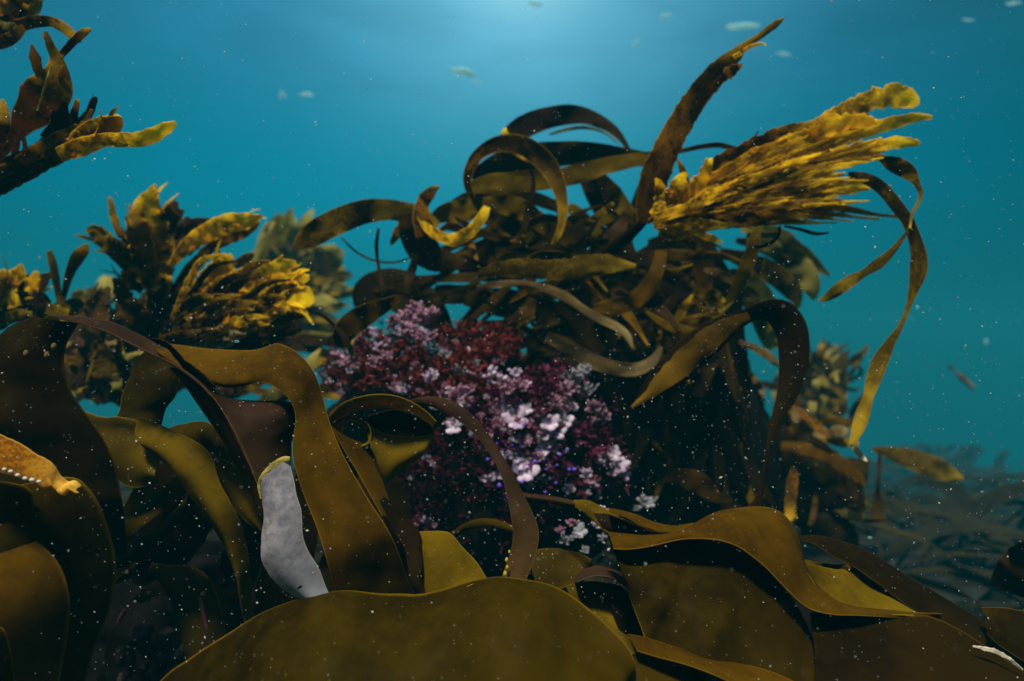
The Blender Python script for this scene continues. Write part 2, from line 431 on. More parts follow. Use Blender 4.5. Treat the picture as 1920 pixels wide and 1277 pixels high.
# ------------------------------------------------------------------ sea bed
def floor_z(x, y):
    base = 0.02 - 0.085 * max(0.0, y - 1.3) - 0.10 * max(0.0, y - 3.2) - 0.02 * max(0.0, x - 1.0) + 0.02 * max(0, -y)
    b = 0.16 * nz(x * 0.9, y * 0.9, 1.0) + 0.07 * nz(x * 2.6, y * 2.6, 5.0) + 0.025 * nz(x * 8, y * 8, 2.0)
    return base + b * (1.0 + 0.06 * max(0.0, y - 2))
SEABED = plain_mat('seabed_gravel', (0.006, 0.008, 0.010), (0.026, 0.026, 0.024), scale=6, rough=0.9, bump=0.5)
ROCK = plain_mat('reef_rock_shade_black', (0.0012, 0.0012, 0.0016), (0.006, 0.0045, 0.005), scale=16, rough=0.9, bump=0.8)  # near-black base puts the deep shade of the gaps into the rock
ys = [-12 + 1.2 * i for i in range(10)] + [0.0 + 0.055 * i for i in range(110)] + [6.05 * 1.075 ** i for i in range(1, 40)]
xs_ = [-60, -45, -34, -26, -20, -16, -13] + [-11 + 0.2 * i for i in range(0, 35)] + [-4 + 0.08 * i for i in range(1, 100)] + [4 + 0.2 * i for i in range(0, 36)] + [13, 16, 20, 26, 34, 45, 60]
V = []; F = []
for y in ys:
    for x in xs_: V.append(Vector((x, y, floor_z(x, y))))
nx = len(xs_)
for i in range(len(ys) - 1):
    for j in range(nx - 1):
        a = i * nx + j; F.append((a, a + 1, a + nx + 1, a + nx))
o = link_mesh('seabed', V, F, SEABED)
o['kind'] = 'structure'

def rock(name, label, px, py, d, rx, ry, rz, seed, mat=ROCK, group=None, rough=0.22):
    c = P(px, py, d)
    bm = bmesh.new(); bmesh.ops.create_icosphere(bm, subdivisions=5, radius=1.0)
    for v in bm.verts:
        p = v.co.copy()
        k = 1 + rough * nz(p.x * 1.6 + seed, p.y * 1.6, p.z * 1.6) + rough * 0.5 * nz(p.x * 4 + seed, p.y * 4, p.z * 4) + rough * 0.25 * nz(p.x * 11 + seed, p.y * 11, p.z * 11)
        v.co = Vector((p.x * rx, p.y * ry, p.z * rz)) * k
    me = bpy.data.meshes.new(name); bm.to_mesh(me); bm.free()
    me.polygons.foreach_set('use_smooth', [True] * len(me.polygons)); me.materials.append(mat)
    o = bpy.data.objects.new(name, me); o.location = c; COL.objects.link(o)
    return tag(o, label, 'rock', group)
rock('reef_rock', 'dark rounded boulder under the purple and white seaweed mound', 905, 900, 1.75, 0.30, 0.30, 0.34, 1)
rock('reef_rock', 'tall boulder coloured black for deep shade right of the white tufts', 1290, 880, 2.25, 0.27, 0.30, 0.47, 7)
rock('reef_rock', 'low boulder coloured dark for the shade of the hollow behind the white strip', 330, 1190, 1.30, 0.30, 0.16, 0.16, 13)
rock('reef_rock', 'squat dark boulder under the brown blades of the right corner', 1420, 1330, 1.25, 0.42, 0.22, 0.22, 19)

def fly(px, py, d): return P(px, py, d)

# ------------------------------------------------------------------ foreground blades
G_FG = 'broad kelp blades in the foreground'
def single(label, A, B, dA, dB, mat, cat='kelp blade', name='kelp_frond', group=G_FG, **k):
    return tag(blade(name, A, B, dA, dB, mat, **k), label, cat, group)
def sstrap(label, d, pts, mat, cat='kelp blade', name='kelp_frond', group=None, **k):
    return tag(strap(name, d, pts, mat, **k), label, cat, group)

# the big rounded blade along the bottom edge
f1 = single('largest olive-brown blade, a smooth rounded sheet along the bottom edge',
    [(270, 1300), (330, 1245), (420, 1190), (500, 1150), (570, 1127), (640, 1114), (740, 1110), (800, 1108), (850, 1096), (900, 1087), (950, 1085), (1010, 1092), (1070, 1114), (1120, 1148), (1160, 1185), (1185, 1222), (1190, 1255), (1172, 1300)],
    [(240, 1420), (400, 1470), (620, 1490), (850, 1490), (1040, 1460), (1150, 1380)],
    (0.78, 0.80, 0.82, 0.80, 0.74), (0.66, 0.62, 0.62, 0.66), BROWN, bulge=0.022, n=80, nu=24, lift=(0, -0.5, 0.85), rip=0.021, edge=0.002)
YSPOT = plain_mat('yellow_worn_spot', (0.55, 0.38, 0.02), (0.75, 0.60, 0.10), scale=120, rough=0.6, trans=0.4)
for k, pts in enumerate([[(874, 1107, 3), (881, 1101, 7), (889, 1096, 3)], [(907, 1094, 2), (914, 1090, 5), (924, 1087, 2)]]):
    o = strap('worn_spot', 0.797, pts, YSPOT, f1, rag=0.4, n=10, thick=0.001, wave=0, twv=0)
    o.location = P(pts[0][0], pts[0][1], 0.797) - f1.location

# left column of broad blades
single('wide olive-brown blade filling the left edge, with a rounded right side',
    [(-60, 930), (60, 905), (140, 893), (172, 915), (195, 955), (212, 1010), (218, 1060), (212, 1115), (200, 1160), (182, 1210), (160, 1290), (140, 1380)],
    [(-80, 960), (-90, 1050), (-90, 1150), (-90, 1250), (-90, 1400)],
    (0.80, 0.84, 0.86, 0.84, 0.80), (0.74, 0.70, 0.66), BROWN, bulge=0.05, rip=0.018)
single('olive blade with a domed top in front of the lower left edge',
    [(-80, 1060), (-30, 1028), (20, 1010), (60, 1012), (95, 1035), (120, 1075), (132, 1130), (128, 1200), (110, 1300), (100, 1380)],
    [(-120, 1080), (-120, 1180), (-120, 1280), (-120, 1400)],
    (0.74, 0.76, 0.76, 0.72), (0.70, 0.64, 0.60), AMBER, bulge=0.05, rip=0.008)
single('narrow dark brown sliver of blade at the lower left corner',
    [(-20, 1165), (8, 1180), (18, 1210), (26, 1250), (30, 1300), (30, 1380)], [(-60, 1180), (-60, 1250), (-60, 1380)],
    (0.66, 0.66), (0.62, 0.60), BROWN, bulge=0.02)
single('brown blade with a folded upright edge at the left edge under the orange tip',
    [(-40, 900), (20, 905), (58, 918), (66, 960), (70, 1000), (78, 1040), (80, 1090)], [(-100, 910), (-100, 1000), (-100, 1100)],
    (0.76, 0.78), (0.72, 0.70), BROWN, bulge=0.02)

# great dark arch at the left
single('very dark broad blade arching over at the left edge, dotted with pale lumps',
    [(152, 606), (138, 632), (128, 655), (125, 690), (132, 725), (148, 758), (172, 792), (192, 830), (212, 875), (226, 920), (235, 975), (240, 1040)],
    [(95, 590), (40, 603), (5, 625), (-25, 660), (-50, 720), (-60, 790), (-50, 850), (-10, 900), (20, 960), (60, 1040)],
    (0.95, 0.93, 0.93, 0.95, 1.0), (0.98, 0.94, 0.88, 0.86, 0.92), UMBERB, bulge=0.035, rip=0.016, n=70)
LUMP = plain_mat('pale_brown_lump', (0.10, 0.06, 0.02), (0.2, 0.13, 0.05), scale=60, rough=0.6, trans=0.2)
def ellipsoid_geo(c, r, seg=12, rings=8, rot=None):
    V = []; F = []; U = []
    for i in range(rings + 1):
        th = math.pi * i / rings
        for k in range(seg):
            a = 6.2832 * k / seg
            v = Vector((r[0] * math.sin(th) * math.cos(a), r[1] * math.sin(th) * math.sin(a), r[2] * math.cos(th)))
            if rot is not None: v = rot @ v
            V.append(c + v); U.append((k / seg, i / rings))
    for i in range(rings):
        for k in range(seg):
            a = i * seg + k; b = i * seg + (k + 1) % seg
            F.append((a, a + seg, b + seg, b))
    return V, F, U
dk = bpy.data.objects[[o.name for o in COL.objects if o.get('label', '').startswith('very dark broad')][0]]
for x, y in ((49, 663), (101, 650), (88, 666)):
    c = P(x, y, 0.875); v, f, u = ellipsoid_geo(c, (0.0035, 0.003, 0.005))
    link_mesh('lump', v, f, LUMP, dk, u, origin=c)

# ribbon that runs from that arch down to the right
t = thing('kelp_ribbon', 'dark purple-brown twisted ribbon with a raised midrib running down from the left arch', 'kelp blade', P(150, 600, 0.97), G_FG)
blade('upper_face', [(92, 592), (150, 594), (205, 603), (250, 622), (285, 640), (318, 664), (350, 692), (378, 712), (405, 735), (440, 752), (468, 765)],
      [(150, 606), (200, 622), (240, 642), (285, 664), (333, 688), (362, 708), (384, 728), (402, 750), (420, 778), (436, 800), (452, 830)],
      (0.99, 0.97, 0.93, 0.90), (0.96, 0.93, 0.90, 0.86), PURPLE, t, bulge=0.004, rip=0.003)
blade('lower_face', [(333, 688), (362, 708), (384, 728), (402, 750), (420, 778), (446, 826), (465, 865), (486, 905), (496, 950)],
      [(318, 690), (342, 716), (365, 750), (392, 788), (415, 822), (434, 856), (455, 895), (475, 935), (488, 975)],
      (0.90, 0.88, 0.86, 0.86), (0.94, 0.92, 0.91, 0.90), DARK, t, bulge=0.003, rip=0.003)
stem('midrib', (0.93, 0.845), [(150, 606, 3), (200, 622, 4), (240, 642, 5), (285, 664, 5), (333, 688, 6), (384, 728, 6), (420, 778, 6), (446, 826, 5), (470, 875, 4), (490, 925, 3)], PURPLE, t)
blade('side_face', [(384, 728), (402, 750), (420, 778), (446, 826), (465, 865), (486, 905), (500, 950)],
      [(440, 752), (505, 752), (550, 757), (554, 785), (546, 815), (545, 850), (545, 900)],
      (0.87, 0.855, 0.86), (0.92, 0.90, 0.90), PURPLE, t, bulge=0.012, rip=0.006)
blade('frilled_edge', [(284, 634), (310, 640), (332, 660), (352, 680), (376, 700), (400, 722)], [(290, 642), (312, 654), (330, 674), (352, 698), (378, 716), (402, 738)],
      0.89, 0.90, DARK, t, bulge=0.002, rip=0.012, edge=0.004)

# the amber blade over the white strip
single('amber-brown strap that bends over and falls beside the white strip',
    [(296, 642), (340, 648), (400, 655), (470, 657), (500, 650), (522, 645), (560, 664), (590, 703), (608, 757), (620, 800), (642, 852), (690, 935), (735, 1010), (775, 1115), (790, 1160)],
    [(322, 672), (345, 692), (392, 715), (430, 726), (465, 722), (490, 716), (520, 728), (544, 752), (554, 785), (548, 830), (550, 865), (572, 935), (600, 1015), (632, 1115), (640, 1160)],
    (0.98, 0.97, 0.93, 0.88, 0.86, 0.90), (0.92, 0.90, 0.87, 0.85, 0.83, 0.86), AMBER, bulge=0.016, n=90, rip=0.013)

# the white strip
WHITE = kelp_mat('bleached_skin', (0.28, 0.27, 0.33), (0.54, 0.52, 0.56), (0.66, 0.62, 0.52), (0.50, 0.53, 0.58), trans=0.42, scale=16, mott=0.7, bump=0.08, streak=0.8, rimw=0.93, tcol=1.1)
ws = tag(blade('bleached_frond', [(486, 902), (490, 925), (494, 955), (496, 975), (491, 1005), (490, 1030), (491, 1052), (505, 1078), (525, 1100), (548, 1115), (574, 1130)],
      [(543, 857), (546, 880), (552, 905), (556, 930), (565, 960), (567, 1000), (577, 1032), (594, 1058), (606, 1086), (614, 1108), (620, 1122)],
      (0.80, 0.79, 0.80), (0.80, 0.79, 0.80), WHITE, bulge=0.010, n=50, rip=0.005, thick=0.0022),
      'bleached greyish white strip of dead kelp standing upright between brown blades', 'kelp blade', G_FG)
YRIM = plain_mat('pale_yellow_rim', (0.42, 0.33, 0.06), (0.56, 0.47, 0.14), scale=80, rough=0.6, trans=0.2)
o = strap('yellow_rim', 0.797, [(489, 935, 3), (486, 908, 6), (496, 890, 11), (515, 872, 13), (532, 862, 12), (544, 860, 7)], YRIM, ws, n=24, twv=0, wave=0, cup=0.05, rag=0.08)
o = link_mesh('dark_fleck', *(lambda g: (g[0], g[1]))(ellipsoid_geo(P(562, 1101, 0.781), (0.0036, 0.001, 0.0014), rot=Matrix.Rotation(R(-30), 3, 'Y'))), ROCK, ws, origin=P(562, 1101, 0.781))

# orange tip at the left with the row of white beads
ORANGE = kelp_mat('kelp_orange', (0.20, 0.065, 0.001), (0.44, 0.19, 0.003), (0.70, 0.45, 0.08), (0.90, 0.62, 0.10), trans=0.35, scale=34, mott=1.6, bump=0.3, tipp=4.5, rimw=0.86)
t = thing('kelp_tip', 'bright orange torn blade tip edged with white beads at the left edge', 'kelp blade', P(0, 850, 0.74), None)
blade('blade', [(-60, 795), (0, 816), (40, 834), (75, 855), (100, 872), (112, 888), (122, 896), (130, 903), (142, 901), (153, 911)],
      [(-60, 862), (0, 884), (40, 898), (72, 910), (86, 917), (104, 912), (112, 922), (124, 928), (134, 916), (149, 924)],
      (0.73, 0.75), (0.71, 0.73), ORANGE, t, bulge=0.008, rip=0.005, edge=0.0022, n=60)
BEAD = plain_mat('white_bead', (0.75, 0.68, 0.58), (0.85, 0.82, 0.75), scale=60, rough=0.4, trans=0.2, bump=0)
for x, y, r in ((-4, 876, 7), (8, 880, 7), (20, 884, 8), (33, 891, 8), (47, 897, 8), (60, 900, 9), (73, 903, 8)):
    c = P(x, y, 0.703); rr = r * 0.5 * 0.703 / FPX
    v, f, u = ellipsoid_geo(c, (rr * 1.2, rr * 0.8, rr * 0.85), seg=10, rings=6); link_mesh('bead', v, f, BEAD, t, u, origin=c)

# olive blades between
single('golden olive blade bending over in front of the dark hollow at left',
    [(262, 784), (300, 796), (340, 815), (382, 838), (398, 862), (412, 905), (436, 950), (453, 990), (464, 1040), (470, 1090), (476, 1160)],
    [(272, 842), (300, 862), (326, 890), (350, 922), (380, 962), (408, 1004), (430, 1050), (448, 1098), (458, 1140), (464, 1170)],
    (1.02, 0.97, 0.95, 0.97, 1.0), (0.98, 0.96, 0.96, 0.99), OLIVE, bulge=0.02, rip=0.006)
single('short golden blade behind the white strip',
    [(384, 848), (420, 862), (455, 884), (478, 910), (490, 945), (496, 990)], [(398, 870), (412, 900), (428, 930), (446, 962), (470, 985), (498, 1002)],
    (1.0, 0.97), (0.98, 0.96), OLIVE, bulge=0.012, rip=0.006)
single('olive blade emerging from behind the dark arch at left',
    [(160, 772), (190, 782), (222, 782), (258, 790), (290, 815), (308, 860)], [(200, 850), (212, 880), (226, 905), (250, 915), (270, 912), (300, 905)],
    (1.06, 1.02), (1.0, 1.0), OLIVE, bulge=0.02, rip=0.008)
single('brown blade leaning behind the midribbed ribbon, left of a blue gap',
    [(286, 652), (312, 672), (338, 700), (330, 740), (312, 765), (302, 800), (304, 830)], [(262, 678), (245, 705), (232, 735), (226, 765), (222, 785), (250, 795), (270, 815)],
    (1.10, 1.08), (1.08, 1.05), BROWN, bulge=0.015, rip=0.006)
single('brown blade crossing low behind the midribbed ribbon, below a blue gap',
    [(308, 806), (340, 796), (378, 790), (400, 800), (425, 830), (440, 860)], [(306, 826), (335, 832), (370, 842), (400, 850), (420, 862), (436, 880)],
    (1.06, 1.04), (1.04, 1.02), BROWN, bulge=0.01, rip=0.006)
for k, (lab, A, B) in enumerate([
    ('brown strap slanting up from the black hollow, upper of two at left', [(190, 1010), (240, 965), (290, 925), (345, 884)], [(205, 1040), (260, 1000), (310, 960), (356, 918)]),
    ('brown strap slanting up from the black hollow, lower of two at left', [(205, 1045), (255, 1012), (300, 988), (352, 930)], [(215, 1070), (265, 1048), (305, 1015), (362, 955)])]):
    single(lab, A, B, 1.05 + 0.04 * k, 1.02 + 0.04 * k, BROWN, bulge=0.01, rip=0.004)
single('dim brown arched blade inside the black hollow at lower left',
    [(285, 1055), (310, 1060), (350, 1060), (385, 1078), (405, 1110), (420, 1160), (425, 1220)], [(295, 1075), (308, 1100), (318, 1130), (328, 1165), (336, 1200), (345, 1235)],
    (1.15, 1.12), (1.12, 1.10), BROWN, bulge=0.02)

# curl right of the amber strap
t = thing('kelp_curl', 'olive blade rolled into an open curl beside the purple mound', 'kelp blade', P(690, 800, 1.0), G_FG)
blade('arch', [(606, 800), (622, 772), (650, 752), (690, 741), (725, 740), (760, 748), (795, 768), (818, 790)],
      [(632, 792), (648, 778), (675, 768), (700, 765), (728, 764), (755, 768), (785, 780), (812, 800)],
      (0.96, 0.95, 0.97), (0.99, 1.0, 1.02), OLIVE, t, bulge=0.012, rip=0.003)
blade('inner_face', [(690, 780), (715, 772), (745, 768), (785, 782), (812, 802), (812, 822)], [(692, 800), (712, 820), (735, 835), (760, 835), (790, 828), (808, 826)],
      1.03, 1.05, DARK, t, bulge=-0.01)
blade('flap', [(690, 795), (720, 812), (755, 818), (785, 818), (812, 816), (802, 842)], [(702, 850), (712, 880), (722, 904), (745, 890), (772, 870), (798, 846)],
      1.0, (0.97, 1.0), OLIVE, t, bulge=0.012, rip=0.006)
blade('roll', [(620, 800), (632, 788), (652, 780), (672, 784), (690, 796), (696, 815), (690, 832), (672, 838)], [(638, 812), (640, 800), (655, 790), (668, 791), (680, 800), (686, 812), (682, 824), (672, 830)],
      0.97, 1.03, OLIVE, t, bulge=0.0, rip=0.002)
blade('falling_band', [(668, 828), (690, 835), (702, 858), (712, 890), (724, 925), (738, 965)], [(622, 800), (640, 835), (655, 860), (675, 895), (695, 930), (716, 968)],
      (0.99, 0.97), (0.95, 0.93), AMBER, t, bulge=0.008, rip=0.004)

# slender strap across the purple mound
sstrap('slender purple-brown strap arching across the purple mound, widening at its foot', (1.02, 0.86),
    [(772, 754, 10), (800, 752, 17), (835, 760, 24), (872, 783, 24), (905, 816, 20), (932, 855, 18), (952, 892, 22), (966, 930, 30), (978, 965, 40), (986, 1000, 48), (980, 1040, 46), (964, 1085, 44), (955, 1120, 40)], PURPLE,
    tw=[-15, 10, 30, 20, -15, -10], cup=0.16, rip=0.02, n=80)
o = [x for x in COL.objects if x.get('label', '').startswith('slender purple-brown')][0]
for x, y, r in ((955, 1035, 6), (950, 1050, 8), (951, 1064, 7), (947, 1076, 9)):
    c = P(x, y, 0.865); rr = r * 0.5 * 0.87 / FPX
    v, f, u = ellipsoid_geo(c, (rr * 0.8, rr * 0.8, rr * 1.3), seg=8, rings=6); link_mesh('yellow_bead', v, f, YSPOT, o, u, origin=c)

# golden blades behind the bottom sheet
single('golden olive blade with a straight fold just above the bottom sheet',
    [(782, 998), (830, 996), (848, 1004), (866, 1025), (885, 1045), (905, 1072), (920, 1100), (925, 1140)], [(786, 1010), (788, 1040), (790, 1075), (794, 1110), (800, 1140), (830, 1150), (880, 1155), (915, 1155)],
    (0.93, 0.92, 0.90), (0.90, 0.88, 0.86), OLIVE, bulge=0.02, rip=0.005)
sstrap('dark curled blade edge dropping between the amber strap and the golden blade', (0.90, 0.88),
    [(716, 935, 10), (735, 962, 24), (755, 985, 34), (772, 1015, 36), (778, 1050, 28), (780, 1085, 20), (795, 1125, 16)], DARK, tw=[40, 20, -20], cup=0.2)
sstrap('thin brown strap arched low in front of the purple mound', (1.18, 1.08), [(840, 1012, 8), (870, 990, 14), (905, 980, 15), (940, 984, 12), (975, 996, 8)], BROWN, cup=0.2)

# right foreground
rt = thing('kelp_frond', 'broad olive-brown blade with a high hump in the lower right', 'kelp blade', P(1330, 1000, 0.9), G_FG)
blade('hump', [(1128, 998), (1160, 1000), (1215, 1003), (1262, 996), (1300, 981), (1338, 962), (1380, 953), (1425, 950), (1458, 958), (1484, 982), (1500, 1018), (1510, 1058), (1530, 1100), (1560, 1134), (1605, 1151), (1680, 1156), (1760, 1161)],
      [(1150, 1030), (1180, 1030), (1225, 1022), (1265, 1012), (1300, 1008), (1340, 1010), (1380, 1022), (1415, 1045), (1440, 1065), (1462, 1088), (1482, 1110), (1502, 1130), (1525, 1145), (1560, 1154), (1606, 1156), (1680, 1159), (1760, 1162)],
      (0.95, 0.94, 0.95, 0.93, 0.88), (0.86, 0.84, 0.84, 0.879), AMBER, rt, bulge=0.012, rip=0.006, n=80, lift=(0, -0.6, 0.8))  # amber hump over a browner front face puts the top light into colour
blade('front_face', [(1138, 1004), (1180, 1012), (1230, 1010), (1280, 1004), (1330, 1008), (1380, 1024), (1420, 1052), (1450, 1080), (1480, 1115), (1510, 1165), (1540, 1230)],
      [(1165, 1070), (1185, 1130), (1210, 1200), (1240, 1290), (1300, 1380), (1360, 1400), (1420, 1400), (1470, 1400), (1510, 1400), (1540, 1380), (1560, 1320)],
      (0.95, 0.92, 0.90, 0.88, 0.86), (0.86, 0.80, 0.74, 0.74, 0.78), BROWN, rt, bulge=0.022, rip=0.019, n=70, nu=20)
blade('rolled_edge', [(1140, 953), (1165, 957), (1195, 966), (1230, 980), (1265, 986), (1300, 981)], [(1146, 962), (1172, 970), (1200, 985), (1232, 996), (1262, 998), (1300, 992)],
      0.97, 0.95, AMBER, rt, bulge=0.004, rip=0.002)
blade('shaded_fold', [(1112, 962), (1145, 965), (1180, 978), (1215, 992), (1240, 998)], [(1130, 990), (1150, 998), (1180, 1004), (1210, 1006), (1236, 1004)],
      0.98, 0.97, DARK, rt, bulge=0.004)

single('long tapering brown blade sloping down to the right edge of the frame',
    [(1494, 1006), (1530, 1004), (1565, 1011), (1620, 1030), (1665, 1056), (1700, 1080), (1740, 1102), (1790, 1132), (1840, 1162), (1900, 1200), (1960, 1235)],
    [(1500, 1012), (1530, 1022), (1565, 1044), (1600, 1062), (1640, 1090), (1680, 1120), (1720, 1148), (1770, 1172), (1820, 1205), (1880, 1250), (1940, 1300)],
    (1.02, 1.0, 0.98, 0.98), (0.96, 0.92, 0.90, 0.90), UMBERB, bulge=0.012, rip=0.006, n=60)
single('olive concave blade lying under the long tapering brown one',
    [(1508, 1052), (1540, 1062), (1572, 1068), (1596, 1062), (1640, 1092), (1680, 1122), (1715, 1148)], [(1518, 1082), (1535, 1108), (1560, 1130), (1595, 1146), (1640, 1152), (1680, 1153), (1730, 1156)],
    (0.94, 0.95, 0.92), (0.88, 0.86, 0.87), OLIVE, bulge=-0.012, rip=0.004)
sstrap('thin bright amber blade edge peeping out beside the high hump', 0.955, [(1508, 1053, 8), (1530, 1060, 12), (1555, 1066, 16), (1578, 1066, 14), (1598, 1060, 6)], AMBER, cup=0.1, twv=4)
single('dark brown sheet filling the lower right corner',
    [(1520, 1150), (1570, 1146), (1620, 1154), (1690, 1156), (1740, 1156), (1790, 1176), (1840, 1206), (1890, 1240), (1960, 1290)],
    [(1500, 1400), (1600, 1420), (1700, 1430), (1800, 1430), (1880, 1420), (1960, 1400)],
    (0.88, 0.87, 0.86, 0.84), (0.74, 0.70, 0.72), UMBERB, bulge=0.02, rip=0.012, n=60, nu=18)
single('brown blade at the right edge behind the corner sheet',
    [(1840, 1140), (1880, 1140), (1920, 1146), (1980, 1156)], [(1850, 1190), (1880, 1215), (1920, 1240), (1980, 1270)], 0.93, 0.90, BROWN, bulge=0.01)
WSTREAK = plain_mat('white_crust', (0.4, 0.37, 0.27), (0.68, 0.64, 0.5), scale=90, rough=0.8)
sstrap('narrow frayed whitish crust streak on the corner sheet at right', 0.825, [(1824, 1212, 3), (1845, 1216, 7), (1868, 1222, 8), (1890, 1234, 7), (1905, 1246, 6), (1918, 1256, 3)], WSTREAK, cat='crust', name='crust_streak', rag=0.5, n=30, twv=5, wave=0)
single('golden-edged blade running along the bottom edge right of the big sheet',
    [(1178, 1190), (1210, 1196), (1260, 1212), (1310, 1226), (1370, 1240), (1440, 1258), (1500, 1285), (1540, 1320)], [(1195, 1222), (1230, 1232), (1280, 1245), (1330, 1262), (1390, 1290), (1440, 1320), (1480, 1350), (1500, 1380)],
    (0.80, 0.80, 0.78), (0.76, 0.74, 0.72), AMBER, bulge=0.01, rip=0.004)
single('dark brown underside of blade at the bottom edge right of the big sheet',
    [(1190, 1225), (1240, 1240), (1300, 1256), (1360, 1280), (1420, 1310)], [(1185, 1400), (1240, 1420), (1300, 1430), (1360, 1430), (1420, 1420)], 0.78, 0.70, BROWN, bulge=0.015)
t = thing('kelp_curl', 'small arched blade with an orange rim and golden inside, right of the bottom sheet', 'kelp blade', P(1130, 1090, 0.95), G_FG)
blade('arch', [(1076, 1088), (1090, 1072), (1115, 1062), (1145, 1064), (1175, 1080), (1205, 1104), (1235, 1130)], [(1082, 1092), (1100, 1084), (1122, 1080), (1146, 1084), (1170, 1098), (1198, 1122), (1222, 1148)],
      (1.02, 1.0, 0.97), (0.94, 0.93, 0.92), PURPLE, t, bulge=0.008)
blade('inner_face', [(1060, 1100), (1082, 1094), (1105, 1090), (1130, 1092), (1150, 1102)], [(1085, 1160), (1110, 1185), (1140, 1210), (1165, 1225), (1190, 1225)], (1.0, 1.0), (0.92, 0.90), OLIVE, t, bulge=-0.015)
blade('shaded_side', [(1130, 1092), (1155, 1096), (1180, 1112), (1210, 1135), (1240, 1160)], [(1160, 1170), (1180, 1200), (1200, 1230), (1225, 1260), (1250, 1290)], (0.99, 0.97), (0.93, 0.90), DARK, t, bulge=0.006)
single('dim brown blade in the gap between the slender strap and the arched blade',
    [(990, 1040), (1010, 1030), (1045, 1030), (1085, 1038), (1110, 1050)], [(1005, 1095), (1020, 1105), (1050, 1105), (1075, 1095), (1095, 1080)], 1.10, 1.06, BROWN, bulge=0.01)
t = thing('kelp_stipe', 'reddish-brown stalk lying below the white tufts and opening into a small olive blade', 'kelp stalk', P(985, 932, 1.12), None)
stem('stalk', (1.14, 1.04), [(960, 925, 10), (990, 931, 12), (1030, 936, 13), (1065, 942, 12), (1095, 948, 8)], PURPLE, t)
blade('blade', [(1076, 938), (1100, 938), (1124, 948), (1150, 962), (1175, 980)], [(1078, 950), (1095, 962), (1115, 980), (1135, 996), (1160, 1002)], 1.05, 1.02, OLIVE, t, bulge=0.008)

# ------------------------------------------------------------------ dark arching blade, mid right
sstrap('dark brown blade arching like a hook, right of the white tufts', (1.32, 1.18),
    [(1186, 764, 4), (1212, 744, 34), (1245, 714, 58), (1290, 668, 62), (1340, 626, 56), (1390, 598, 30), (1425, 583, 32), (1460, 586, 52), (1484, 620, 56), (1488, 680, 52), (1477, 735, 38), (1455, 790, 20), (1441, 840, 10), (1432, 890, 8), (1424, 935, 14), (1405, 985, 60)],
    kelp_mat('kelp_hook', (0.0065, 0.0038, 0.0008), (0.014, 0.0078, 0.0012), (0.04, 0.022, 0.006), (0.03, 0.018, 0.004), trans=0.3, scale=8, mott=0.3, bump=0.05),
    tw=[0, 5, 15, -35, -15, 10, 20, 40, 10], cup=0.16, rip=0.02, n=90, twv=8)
sstrap('torn golden fork at the free end of the dark hook', (1.25, 1.24), [(1404, 592, 14), (1368, 610, 32), (1330, 636, 42), (1290, 672, 44), (1250, 708, 38), (1215, 740, 17), (1184, 764, 4)], kelp_mat('kelp_hook_tip', (0.022, 0.012, 0.001), (0.075, 0.040, 0.002), (0.16, 0.09, 0.004), (0.34, 0.20, 0.008), trans=0.42, scale=18, mott=0.7, bump=0.15, tipp=2.2, streak=0.7), name='kelp_end', rag=0.3, cup=0.1, twv=6, wave=0)

# ------------------------------------------------------------------ golden tuft, right
t = thing('kelp_tuft', 'large golden frilled seaweed bundle streaming to the right with one tall upright blade', 'seaweed', P(1205, 418, 1.35), None)
FR = dict(rag=0.42, rip=0.12, freq=5, cup=0.03, twv=40, frill=0.10, dens=4, nu=6)
strap('tall_blade', (1.36, 1.22), [(1206, 418, 26), (1216, 372, 46), (1230, 325, 54), (1252, 275, 50), (1282, 220, 46), (1318, 168, 44), (1350, 132, 42), (1376, 106, 28), (1394, 88, 16), (1418, 72, 12), (1440, 56, 13), (1456, 44, 12), (1470, 34, 3)], RUST, t, rag=0.16, rip=0.05, cup=0.10, n=90, twv=18)
strap('torn_flap', 1.235, [(1362, 142, 22), (1372, 132, 20), (1384, 126, 12), (1392, 120, 5)], RUST, t, rag=0.4, n=14, twv=0)
strap('torn_flap', 1.232, [(1376, 108, 10), (1396, 94, 8), (1414, 84, 6), (1432, 82, 4), (1436, 85, 2)], GOLD, t, rag=0.4, n=16, twv=0)
